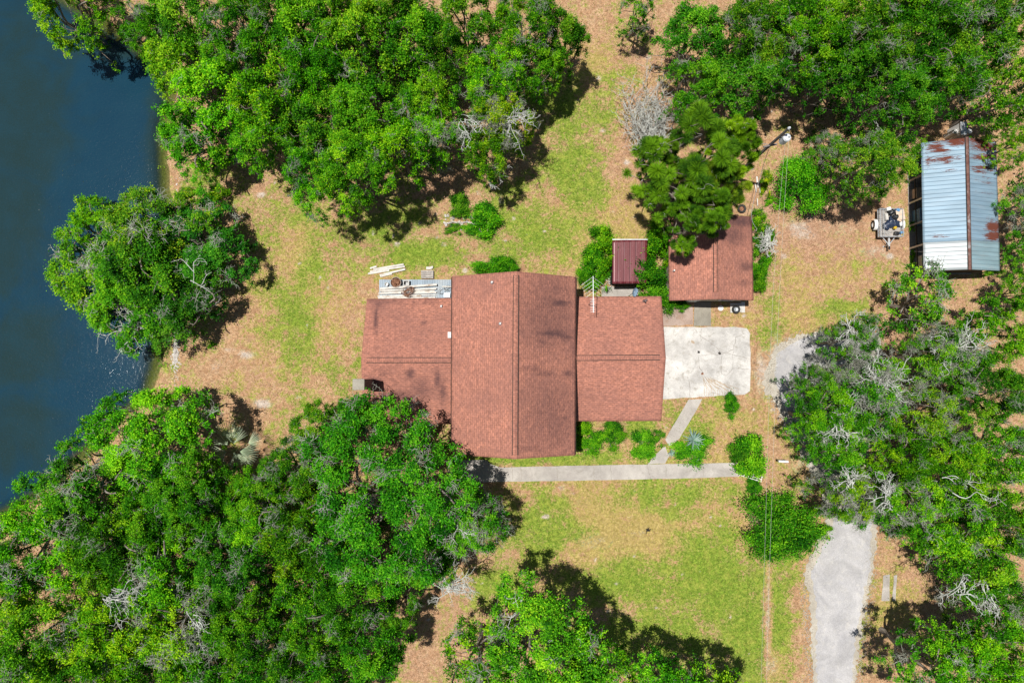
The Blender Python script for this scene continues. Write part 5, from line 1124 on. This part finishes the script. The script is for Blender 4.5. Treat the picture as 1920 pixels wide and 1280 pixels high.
 ('mossy', 1745, 775, 62, 8.5, 'tree with yellowish leaves and grey twigs in the east wood', (1.25, 1.05, 1), SE_, 1), ('oak', 1580, 850, 50, 9, 'tree beside the dark hollow of the east wood on its left', BR, SE_), ('big', 1712, 865, 66, 9, 'tree right of the dark hollow of the east wood', BR, SE_),
 ('big', 1800, 870, 84, 9.5, 'tree crossed by a long pale fallen limb in the east wood', BR, SE_), ('big', 1895, 850, 76, 9.5, 'tree at the right edge level with the walkway', BR, SE_), ('mossy', 1600, 935, 58, 8.5, 'tree with silver twigs over the start of the gravel drive', BR, SE_, 1),
 ('mossy', 1690, 945, 66, 9, 'mossy tree overhanging the top of the gravel drive on its right', BR, SE_, 1), ('big', 1790, 985, 90, 9.5, 'large crown right of the drive above the pink bare patch', BR, SE_), ('big', 1890, 985, 80, 10, 'tree at the right edge above the bottom right corner', BR, SE_),
 ('oak', 1860, 1075, 66, 9, 'tree at the right edge beside long bare branches', MG, SE_), ('mossy', 1880, 1160, 70, 6.5, 'dark mossy tree in the shade above the bottom right corner', DG, SE_, 0), ('tall', 1775, 1265, 95, 9.5, 'tree at the bottom edge right of the drive', BR, SE_), ('big', 1870, 1250, 90, 10, 'tree in the bottom right corner', BR, SE_),
 ('mossy', 1545, 720, 44, 7, 'small grey-twigged tree at the gravel turnaround', MG, SE_, 0),
]
for e in T:
    tree(e[0], e[1], e[2], e[3], e[4], e[5], e[6], e[7], e[8] if len(e) > 8 else None)

# shrubs
def shrub_mesh(seed, n, leaves, size, flat=.8, kind='leaf', rcl=(.26, .46), pull=.42, lob=1.0):
    rs = np.random.RandomState(seed); th = rs.uniform(0, 2 * PI, n); rho = np.sqrt(rs.rand(n)) * .82; ph = rs.uniform(0, 6, 3)
    q = 1 + lob * .24 * np.sin(2 * th + ph[0]) + lob * .18 * np.sin(3 * th + ph[1]) + .07 * np.sin(7 * th + ph[2])
    x, y = rho * q * np.cos(th), rho * q * np.sin(th); z = .25 + .55 * np.sqrt(np.clip(1 - rho ** 2, 0, 1)) * rs.uniform(.4, 1.12, n)
    ng = max(5, n // 9); gi = rs.choice(n, ng, False); Dm = np.hypot(x[:, None] - x[gi], y[:, None] - y[gi]); nr_ = Dm.argmin(1); gx_, gy_ = x[gi][nr_], y[gi][nr_]
    x = x + (gx_ - x) * pull; y = y + (gy_ - y) * pull; z = z + rs.uniform(-.22, .12, ng)[nr_] - Dm.min(1) * .35; z = np.maximum(z, .12); gtt = rs.uniform(-.2, .2, ng)[nr_]
    c = np.stack([x, y, z], 1); rc = rs.uniform(rcl[0], rcl[1], n); tint = np.clip(.45 + gtt + rs.normal(0, .2, n), 0, 1); cnt = np.full(n, leaves // n)
    V, F_, T_ = leaves_np(c, rc, cnt, rs, size, tint, flat, shell=.3)
    fol = npmesh('foliage', V, F_, M['leaf'], {'tint': T_})
    ps = [curve((0, 0, 0), c[i] * .95, rs, 5, .05, .08) for i in range(min(n, 24))]
    Vs, Fs = tubes_np(ps, [np.linspace(.03, .008, 5)] * len(ps), 4); return fol, npmesh('stems', Vs, Fs, M['bark'])
SV = [shrub_mesh(81, 60, 8000, .07, rcl=(.15, .3)), shrub_mesh(82, 64, 8000, .068, rcl=(.15, .3)), shrub_mesh(83, 55, 7500, .075, .9, rcl=(.15, .32)), shrub_mesh(84, 34, 4200, .08, rcl=(.14, .3))]
SVB = [shrub_mesh(85, 90, 20000, .042, .8, rcl=(.17, .3), pull=.12, lob=.4), shrub_mesh(86, 80, 17000, .045, .8, rcl=(.17, .3), pull=.15, lob=.5)]
def shrub(px, py, rx, ry, h, label, tintc=(1, 1, 1), v=0, big=False, group=None, rot=0.0, z0=0.0, name='shrub'):
    c = P(px, py, h * .6 + z0); fol, st = (SVB if big else SV)[v]; k = .04 * (CAM_H - h * .6) / CAM_H
    tintc = (tintc[0] * .82, tintc[1] * .82, tintc[2] * .9); t = thing(name, label, 'shrub', (c.x, c.y, z0), group); t.scale = (rx * k * 1.38, ry * k * 1.38, h); t.rotation_euler = (0, 0, rot)
    for nm, me in (('foliage', fol), ('stems', st)):
        o = bpy.data.objects.new(nm, me); COL.objects.link(o); o.parent = t; o.color = (*tintc, 1)
    return t
LG = (1.25, 1.25, 1)
S = [(907, 405, 36, 26, 1.5, 'brightest shrub at the right of the rubble bed in the back lawn', (1.2, 1.3, 1), 0, False), (898, 428, 36, 15, .8, 'flat dark green shrub along the lower right of the rubble bed', (.9, 1.1, 1), 1, False),
     (862, 388, 20, 22, 1.1, 'dark shrub in the middle of the rubble bed', (.7, .8, 1), 2, False), (850, 430, 20, 9, .5, 'low tuft at the lower left of the rubble bed', (.8, .85, 1), 3, False), (856, 377, 12, 10, .7, 'light sprig at the top of the rubble bed', LG, 3, False),
     (913, 498, 36, 18, 1.6, 'rounded shrub against the north gable of the house, larger of two', (1.0, 1.2, 1), 1, False), (952, 498, 22, 15, 1.4, 'rounded shrub against the north gable of the house, smaller of two', (1.0, 1.2, 1), 0, False),
     (1130, 450, 26, 24, 2.2, 'yellow-green bush at the north-west corner of the red lean-to', LG, 2, False), (1112, 492, 30, 32, 2.2, 'largest bush west of the red lean-to', LG, 0, False), (1148, 487, 18, 20, 3.4, 'yellowish bush hanging over the edge of the red roof', (1.6, 1.4, 1), 3, False),
     (1094, 514, 14, 22, 1.6, 'narrow bush furthest west of the red lean-to', (1.0, 1.15, 1), 1, False), (1128, 524, 16, 20, 1.5, 'low bush between the antenna and the concrete blocks', (.9, 1.1, 1), 3, False),
     (1240, 455, 30, 30, 3.4, 'light bush filling the gap between the red lean-to and the garage', LG, 1, False), (1218, 508, 34, 34, 3.4, 'dense dark green bush right of the red lean-to roof', (.75, .95, 1), 0, False), (1262, 480, 20, 22, 3.7, 'yellowish bush spilling over the garage eave', (1.7, 1.35, 1), 3, False),
     (1228, 545, 36, 26, 2.2, 'dark green bush between the garage and the east wing roof', (.75, .95, 1), 2, False), (1246, 564, 26, 18, 1.8, 'rounded bush at the north-east corner of the east wing', (.85, 1.0, 1), 1, False), (1279, 571, 15, 9, 1.0, 'small low bush at the south-west corner of the garage', (1.0, 1.1, 1), 0, False),
     (1235, 425, 18, 18, 3.0, 'bush just under the pine at the garage corner', LG, 3, False),
     (1421, 415, 18, 20, 1.6, 'yellow-green bush at the north-east corner of the garage', (1.4, 1.2, 1), 3, False), (1432, 455, 22, 30, 1.4, 'grey-green thin bush midway along the east garage wall', (.9, .9, 1), 3, False), (1424, 503, 20, 24, 1.7, 'green bush against the east garage wall, second from the south', (1.1, 1.2, 1), 1, False), (1424, 530, 17, 18, 1.5, 'southernmost bush against the east garage wall', (.85, .95, 1), 2, False),
     (1094, 797, 17, 22, 1.6, 'narrow bright bush in the corner of main house and east wing', LG, 2, False), (1101, 829, 33, 19, 1.3, 'wide bush at the south-east corner of the main roof', LG, 1, False), (1150, 812, 26, 22, 1.3, 'bush below the east wing with dark tips', (1.0, 1.0, 1), 0, False),
     (1208, 838, 24, 26, 1.3, 'round bush on the left of the diagonal path', (.8, 1.0, 1), 2, False), (1293, 843, 36, 24, 1.2, 'broad bush around the agave right of the diagonal path', (1.0, 1.15, 1), 1, False), (1232, 824, 15, 14, 1.0, 'small dark bush touching the diagonal path', (.7, .8, 1), 3, False),
     (1372, 757, 16, 19, 1.1, 'small solitary shrub below the concrete driveway pad', (.85, 1.05, 1), 0, False), (1414, 912, 17, 15, .9, 'small shrub just below the white trellis', (.75, 1.0, 1), 0, False),
     (1388, 848, 22, 26, 1.6, 'darker half of the shrub pair at the east end of the walkway', (.65, .75, 1), 1, False), (1412, 862, 30, 38, 2.0, 'brighter half of the shrub pair at the east end of the walkway', (1.05, 1.2, 1), 2, False),
     (1476, 995, 64, 56, 3.6, 'large dome-shaped shrub on the left of the gravel drive', (.85, 1.0, 1), 0, True), (1508, 345, 44, 46, 3.2, 'round bright green shrub below the utility pole wires', (.95, 1.3, 1), 1, True),
     (395, 648, 8, 6, .4, 'tiny green tuft on the bare bank below the pond trees', (1.1, 1.2, 1), 3, False), (1545, 1000, 18, 12, 1.2, 'small bush spilling onto the gravel drive', BR, 3, False),
     (400, 370, 26, 20, .8, 'pale weedy bush on the bank north of the pond trees', (1.7, 1.3, 1), 3, False), (345, 365, 24, 12, .6, 'grassy clump at the water edge north of the pond trees', (1.6, 1.1, 1), 3, False),
     (1445, 378, 12, 9, .5, 'small weed clump right of the scattered pale boards', LG, 3, False), (1437, 345, 12, 22, .8, 'tall brownish weeds between the pale boards and the round shrub', (1.9, 1.1, 1), 3, False),
     (1712, 425, 6, 8, .6, 'weed clump at the west side of the metal shed by the trailer', LG, 3, False), (1712, 485, 5, 14, .4, 'row of weeds along the south-west corner of the metal shed', LG, 3, False), (1862, 512, 22, 6, .5, 'grass clump under the south-east eave of the metal shed', (1.3, 1.1, 1), 3, False)]
for i, (px, py, rx, ry, h, lab, tc_, v, big) in enumerate(S): shrub(px, py, rx, ry, h, lab, tc_, v, big, rot=0.0 if rx != ry else i * 1.3)

# blade plants
def bladeplant(name, cat, label, px, py, z0, n, L, w, m, seed, fan=False, rise=(.15, 1.0)):
    rs = np.random.RandomState(seed); c = np.array(P(px, py, z0 + .5)); c[2] = z0; Vs, Ts = [], []
    for i in range(n):
        a = rs.uniform(0, 2 * PI) if fan else 2 * PI * i * .381966 * 1.0; el = rs.uniform(*rise); l = L * rs.uniform(.75, 1.1)
        d = np.array([math.cos(a) * math.cos(el), math.sin(a) * math.cos(el), math.sin(el)]); tt = rs.uniform(.2, .9)
        if not fan:
            s = np.array([-math.sin(a), math.cos(a), 0]); ks = np.linspace(0, 1, 5); pts = [c + d * l * k - np.array([0, 0, .25 * l * k * k]) for k in ks]; ww = [w * .5, w, w * .8, w * .5, .004]
            for k in range(4): Vs.append([pts[k] - s * ww[k], pts[k] + s * ww[k], pts[k + 1] + s * ww[k + 1], pts[k + 1] - s * ww[k + 1]]); Ts += [tt] * 4
        else:
            hub = c + d * l * .55
            for j in range(3, 14):
                b = a + (j - 8) * .15; tb = rs.uniform(0, 1); e2 = np.array([math.cos(b), math.sin(b), .15 - .02 * abs(j - 8)]); tip = hub + e2 * l * .62 * (1 - .02 * abs(j - 8)) + np.array([0, 0, -.12]); s = np.array([-math.sin(b), math.cos(b), 0]); mid = hub * .4 + tip * .6 + np.array([0, 0, .06])
                Vs.append([hub - s * .008, hub + s * .008, mid + s * w, mid - s * w]); Vs.append([mid - s * w, mid + s * w, tip + s * .004, tip - s * .004]); Ts += [tb] * 8
            Vs.append([c - [.01, 0, 0], c + [.01, 0, 0], hub + [.01, 0, 0], hub - [.01, 0, 0]]); Ts += [tt] * 4
    V = np.array(Vs).reshape(-1, 3) - c; me = npmesh(name, V, np.arange(len(V)).reshape(-1, 4), m, {'tint': np.array(Ts)})
    o = bpy.data.objects.new(name, me); COL.objects.link(o); o.location = c; o.color = (1, 1, 1, 1); prop(o, label, cat); return o
bladeplant('palmetto', 'palm', 'silvery green fan palmetto between the pond bank tree and the giant oak', 440, 842, 1.6, 12, 2.1, .022, M['blade'], 3, True, (.1, 1.5))
bladeplant('agave', 'agave', 'large blue-grey agave with pointed blades above the broad bush right of the path', 1304, 826, .7, 34, .95, .045, M['agave'], 4, False, (.15, 1.1))
bladeplant('agave', 'agave', 'small agave at the left foot of the broad bush by the path', 1262, 850, .25, 22, .45, .03, M['agave'], 5, False, (.15, 1.1))
bladeplant('agave', 'agave', 'small agave at the lower edge of the broad bush beside the walkway', 1309, 866, .25, 18, .35, .025, M['agave'], 6, False, (.15, 1.1))

# dead branches and snags
def dead(px, py, z0, L, n, label, seed, az=None, spread=.9, name='dead_branches', cat='dead branch', r0=.05, up=.35, sub=4, m='deadwood'):
    rs = np.random.RandomState(seed); c = np.array(P(px, py, z0)); ps, rd = [], []
    for i in range(n):
        a = (rs.uniform(0, 2 * PI) if az is None else az + rs.normal(0, spread)); l = L * rs.uniform(.45, 1.0)
        st = c + rs.normal(0, .12 * L, 3) * [1, 1, .25]; e = st + np.array([math.cos(a) * l, math.sin(a) * l, l * up * rs.uniform(.2, 1)])
        p = curve(st, e, rs, 8, .05, .12); ps.append(p); rd.append(np.linspace(r0 * rs.uniform(.5, 1), .012, 8))
        for _ in range(sub):
            s2 = p[rs.randint(2, 8)]; b = a + rs.normal(0, .8); l2 = l * rs.uniform(.2, .5); q = curve(s2, s2 + np.array([math.cos(b) * l2, math.sin(b) * l2, l2 * rs.uniform(-.1, .5)]), rs, 6, 0, .16); ps.append(q); rd.append(np.linspace(.022, .009, 6))
            for _ in range(2):
                s3 = q[rs.randint(2, 6)]; b3 = b + rs.normal(0, .9); l3 = l2 * .5; ps.append(curve(s3, s3 + np.array([math.cos(b3) * l3, math.sin(b3) * l3, l3 * rs.uniform(-.1, .4)]), rs, 4, 0, .2)); rd.append(np.linspace(.014, .008, 4))
    V, F_ = tubes_np(ps, rd, 4); V = V - c; gzz = float(V[:, 2].min()); V[:, 2] = np.maximum(V[:, 2], .02 - z0)
    me = npmesh(name, V, F_, M[m], None, True); o = bpy.data.objects.new(name, me); COL.objects.link(o); o.location = c; prop(o, label, cat); return o
dead(1214, 285, .5, 4.4, 40, 'tangled pile of fallen silver-grey branches between the narrow lawn and the pine', 7, az=1.55, spread=.20, name='fallen_branches', up=.15, r0=.035, sub=6)
dead(850, 128, 4.5, 2.6, 7, 'leafless grey snag rising between the green and yellow-green trees', 9, az=1.8, spread=.7, name='dead_snag', r0=.07, up=1.2)
dead(838, 1105, 5.0, 1.6, 30, 'silver dead limb hanging at the lower right of the giant oak', 10, az=.7, spread=.9, name='dead_limb', up=.2)
dead(362, 520, 4.6, 2.0, 4, 'bare pale branch across the dark crown of the pond bank cluster', 12, name='dead_limb', r0=.05, up=.15, sub=2)
dead(262, 612, 3.2, 2.2, 14, 'bluish bare twigs over the water at the lower edge of the pond bank cluster', 13, az=2.6, spread=1.0, name='dead_limb', up=.1)
dead(1655, 715, 7.5, 1.7, 24, 'large fan of silver dead branches in the upper east wood', 14, name='dead_limb', up=.25)
dead(1575, 790, 7.5, 1.4, 18, 'silver dead branches left of centre in the east wood', 15, name='dead_limb', up=.25)
dead(1800, 655, 7.0, 1.9, 24, 'wide spray of bare silver branches near the right side of the east wood', 16, name='dead_limb', up=.2)
dead(1780, 905, 8.8, 2.2, 3, 'long pale dead limb lying on a crown in the east wood', 17, az=-.3, spread=.25, name='dead_limb', up=.1)
dead(1665, 935, 7.8, 1.4, 14, 'silver twigs over the top right of the gravel drive', 18, name='dead_limb', up=.2)
dead(1595, 900, 7.3, 1.3, 12, 'silver twigs left of the gravel drive head', 19, name='dead_limb', up=.2)
dead(1850, 1095, 7.4, 1.8, 6, 'long bare branches running down at the right edge above the corner', 20, az=-1.5, spread=.3, name='dead_limb', up=.05)
dead(1600, 625, 6.0, 1.5, 22, 'grey twiggy spray above the gravel turnaround', 21, name='dead_limb', up=.3)
dead(205, 1120, 8.0, 2.2, 16, 'silvery streak of dead twigs in the bottom left wood', 22, az=.1, spread=.4, name='dead_limb', up=.15)
dead(362, 1165, 8.0, 1.8, 14, 'patch of grey twigs near the bottom edge of the bottom left wood', 23, az=-1.4, spread=.5, name='dead_limb', up=.1)
dead(950, 225, 7.6, 1.8, 9, 'pale crooked dead limb over the yellow-green trees', 24, az=-.4, spread=.8, name='dead_limb', up=.15, r0=.035)
dead(865, 222, 7.6, 1.6, 7, 'pale dead limb left of the yellow-green trees', 25, az=-1.0, spread=.8, name='dead_limb', up=.1, r0=.035)
dead(920, 318, 5.0, 1.2, 5, 'short curled bare branches below the yellow-green trees', 26, az=-1.4, spread=.7, name='dead_limb', up=.05)
dead(860, 985, 7.0, 1.4, 8, 'pale bare limb at the east side of the giant oak', 27, az=-.3, spread=.7, name='dead_limb', up=.1)
dead(1438, 455, 1.2, 1.0, 26, 'grey bare brush midway along the east garage wall', 28, name='dead_brush', up=.3)
dead(1800, 1105, 8.0, 1.5, 8, 'bare twigs above the shaded bottom right corner', 29, name='dead_limb', up=.1)
dead(1642, 262, 6.5, 1.2, 10, 'pale dead twigs above the tree that overhangs the metal shed', 30, name='dead_limb', up=.2)
dead(975, 1140, 8.3, 1.2, 5, 'thin bare branches showing in the spreading lawn tree', 31, name='dead_limb', up=.2)

# rubble bed
rr = random.Random(12); rb = MB()
for k in range(60):
    q = P(rr.uniform(834, 900), rr.uniform(392, 432)); s = rr.uniform(.05, .17)
    if (pix(q.x, q.y)[0] - 868) ** 2 / 40 ** 2 + (pix(q.x, q.y)[1] - 412) ** 2 / 24 ** 2 > 1: continue
    rb.box((q.x, q.y, s * .3), (s * rr.uniform(.8, 1.8), s, s * .7), rz=rr.uniform(0, 3), rx=rr.uniform(-.3, .3), ry=rr.uniform(-.3, .3))
for k in range(26): q = P(833 + k * 2.6, 418 + math.sin(k * .7) * 1.2); rb.box((q.x, q.y, .08), (.13, .1, .14), rz=rr.uniform(0, 3), rx=rr.uniform(-.2, .2))
prop(obj('rubble', rb, M['rock'], loc=P(868, 412)), 'pale rubble and stone edging in the planting bed of the back lawn', 'rubble', kind='stuff')
rb = MB()
for k in range(900):
    t_ = rr.random(); py = 318 + 410 * t_ if k < 420 else 630 + 100 * t_; px = (338 if py < 470 else 333) + rr.gauss(0, 3.0) - (4 if py > 640 else 0); q = P(px, py); s = rr.uniform(.05, .12)
    rb.box((q.x, q.y, s * .2 - .05), (s * rr.uniform(.8, 1.6), s, s * .7), rz=rr.uniform(0, 3), rx=rr.uniform(-.3, .3))
prop(obj('shore_gravel', rb, M['rock'], loc=P(335, 520)), 'strip of grey gravel and stones along the pond bank', 'gravel', kind='stuff')

# loose stones spread past the edges of the gravel drive
rs = np.random.RandomState(31); sv, sf, ns_ = [], [], 0
for x0, y0, x1, y1, nn in ((1521, 1290, 1508, 1080, 500), (1508, 1080, 1530, 1020, 160), (1604, 1290, 1634, 1090, 500), (1634, 1090, 1638, 990, 220), (1440, 735, 1450, 660, 260), (1450, 660, 1500, 626, 220), (1440, 735, 1475, 810, 200)):
    for k in range(nn):
        t_ = rs.rand(); q = P(x0 + (x1 - x0) * t_ + rs.normal(0, 5), y0 + (y1 - y0) * t_ + rs.normal(0, 5)); r = rs.uniform(.02, .06); a = rs.uniform(0, 6.3)
        for j in range(4): sv.append((q.x + r * math.cos(a + j * PI / 2), q.y + r * math.sin(a + j * PI / 2) * .8, .022))
        sv.append((q.x, q.y, .03 + r * .6)); sf += [(ns_ + j, ns_ + (j + 1) % 4, ns_ + 4) for j in range(4)]; ns_ += 5
prop(obj('loose_gravel', MB().add(sv, sf), M['sandy'], loc=P(1560, 1000)), 'pale loose stones scattered along the edges of the gravel drive', 'gravel', kind='stuff')
# undergrowth below the woods
rs = np.random.RandomState(99)
WOODS = [(430, 130, 170, 120, 1), (620, 230, 190, 100, 1), (800, 120, 170, 100, 1), (600, 60, 300, 70, 1), (1460, 90, 160, 90, 1), (1700, 120, 220, 110, 1), (1560, 240, 80, 60, .7), (1850, 200, 90, 90, .8),
         (230, 950, 150, 110, 1), (420, 1080, 190, 120, 1), (180, 1180, 200, 110, 1), (640, 950, 170, 130, 1), (600, 1100, 120, 90, .7), (1650, 830, 90, 110, .8), (1780, 780, 130, 130, 1), (1800, 960, 120, 110, 1), (1850, 1180, 90, 120, .8), (310, 500, 80, 80, .8), (1900, 420, 22, 140, .9), (1810, 1240, 90, 60, .8), (300, 1240, 400, 70, 1), (380, 880, 50, 50, .8), (470, 950, 70, 70, .9)]
n = 12500; ux, uy = rs.uniform(-42, 42, n), rs.uniform(-26, 32, n); k = (rs.rand(n) < (ells(ux, uy, WOODS) - .25) * 1.8) & (poly_sd(ux, uy, POND) < -.5) & (vnoise(ux, uy, 1.6, 4) > .36)
ux, uy = ux[k], uy[k]; qx, qy = pixnp(ux, uy); ok = ~((qx > 1700) & (qx < 1880) & (qy > 250) & (qy < 515)) & ~((qx > 660) & (qy > 500) & (qy < 910)) & ~((qx > 1500) & (qx < 1645) & (qy > 940)); ux, uy = ux[ok], uy[ok]
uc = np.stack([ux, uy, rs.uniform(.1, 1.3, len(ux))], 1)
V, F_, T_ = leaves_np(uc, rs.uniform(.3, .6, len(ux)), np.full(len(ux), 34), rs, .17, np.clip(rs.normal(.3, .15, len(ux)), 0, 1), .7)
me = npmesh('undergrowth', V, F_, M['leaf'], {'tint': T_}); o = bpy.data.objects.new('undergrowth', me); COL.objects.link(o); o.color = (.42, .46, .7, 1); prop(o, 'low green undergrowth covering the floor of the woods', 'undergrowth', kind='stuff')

n = 2600; ux, uy = rs.uniform(-42, -22, n), rs.uniform(-16, 30, n); sdv = poly_sd(ux, uy, POND); k = (sdv > -1.3) & (sdv < .25) & (vnoise(ux, uy, 1.2, 2) > .35); ux, uy = ux[k], uy[k]
qx, qy = pixnp(ux, uy); k = ~((qy > 640) & (qy < 730)) | (rs.rand(len(ux)) < .25); ux, uy = ux[k], uy[k]
V, F_, T_ = leaves_np(np.stack([ux, uy, rs.uniform(-.15, .15, len(ux))], 1), rs.uniform(.12, .35, len(ux)), np.full(len(ux), 16), rs, .13, np.clip(rs.normal(.6, .2, len(ux)), 0, 1), .8)
me = npmesh('shore_weeds', V, F_, M['leaf'], {'tint': T_}); o = bpy.data.objects.new('shore_weeds', me); COL.objects.link(o); o.color = (1.3, 1.0, 1, 1); prop(o, 'yellow-green weeds along the edge of the pond', 'weeds', kind='stuff')

# grass blades and fallen leaves
rs = np.random.RandomState(77)
def scatter(n, name, m, label, cat, gfun, size, tall, tintf):
    x = rs.uniform(-40, 40, n); y = rs.uniform(-25, 30, n); w = gfun(x, y); k = (rs.rand(n) < w) & (poly_sd(x, y, POND) < -.8)
    x, y = x[k], y[k]; px, py = pixnp(x, y)
    blk = [(676, 505, 1245, 862), (1240, 570, 1410, 745), (1250, 400, 1415, 568), (860, 862, 1395, 903), (1505, 985, 1642, 1300), (1708, 255, 1876, 512), (1432, 620, 1600, 985), (709, 522, 850, 565), (1146, 446, 1216, 536)]
    ok = np.ones(len(x), bool)
    for a, b, c, d in blk: ok &= ~((px > a) & (px < c) & (py > b) & (py < d))
    x, y = x[ok], y[ok]; N = len(x); z = ground_height(x, y)[0]
    a = rs.uniform(0, 2 * PI, N); L = size * rs.uniform(.6, 1.4, N); d = np.stack([np.cos(a), np.sin(a), np.zeros(N)], 1); s = np.stack([-np.sin(a), np.cos(a), np.zeros(N)], 1)
    p = np.stack([x, y, z + .008], 1); up = np.array([0, 0, 1.0])
    if tall: V = np.stack([p - s * .014, p + s * .014, p + d * L[:, None] * .7 + up * L[:, None] * .55 + s * .006, p + d * L[:, None] * .7 + up * L[:, None] * .55 - s * .006], 1)
    else: V = np.stack([p - d * L[:, None] * .5, p + s * L[:, None] * .28 + up * .02, p + d * L[:, None] * .5 + up * .015, p - s * L[:, None] * .28], 1)
    T_ = np.repeat(np.clip(tintf(x, y) + rs.normal(0, .2, N), 0, 1), 4)
    me = npmesh(name, V.reshape(-1, 3), np.arange(N * 4).reshape(-1, 4), m, {'tint': T_}); o = bpy.data.objects.new(name, me); COL.objects.link(o); prop(o, label, cat, kind='stuff'); o.color = (1, 1, 1, 1)
M['grass'] = leaf_mat('grass_blades', (0.14, 0.22, 0.02), (0.24, 0.30, 0.035), (0.42, 0.36, 0.13), .25, .6, .2)
M['litter'] = leaf_mat('fallen_leaves', (0.20, 0.10, 0.05), (0.34, 0.195, 0.105), (0.46, 0.32, 0.19), .1, .8, .15)
scatter(170000, 'lawn_grass', M['grass'], 'short yellow-green grass growing over the lawn', 'grass', lambda x, y: np.clip(ells(x, y, GREEN) * 1.0 + .06, 0, 1) * np.clip(.2 + vnoise(x, y, .8, 3) * 1.1, 0, 1), .12, True, lambda x, y: .65 - .4 * ells(x, y, GREEN))
scatter(26000, 'fallen_leaves', M['litter'], 'brown fallen leaves littering the bare ground', 'leaf litter', lambda x, y: np.clip(.85 - ells(x, y, GREEN), 0.03, 1), .085, False, lambda x, y: .35 + 0 * x)
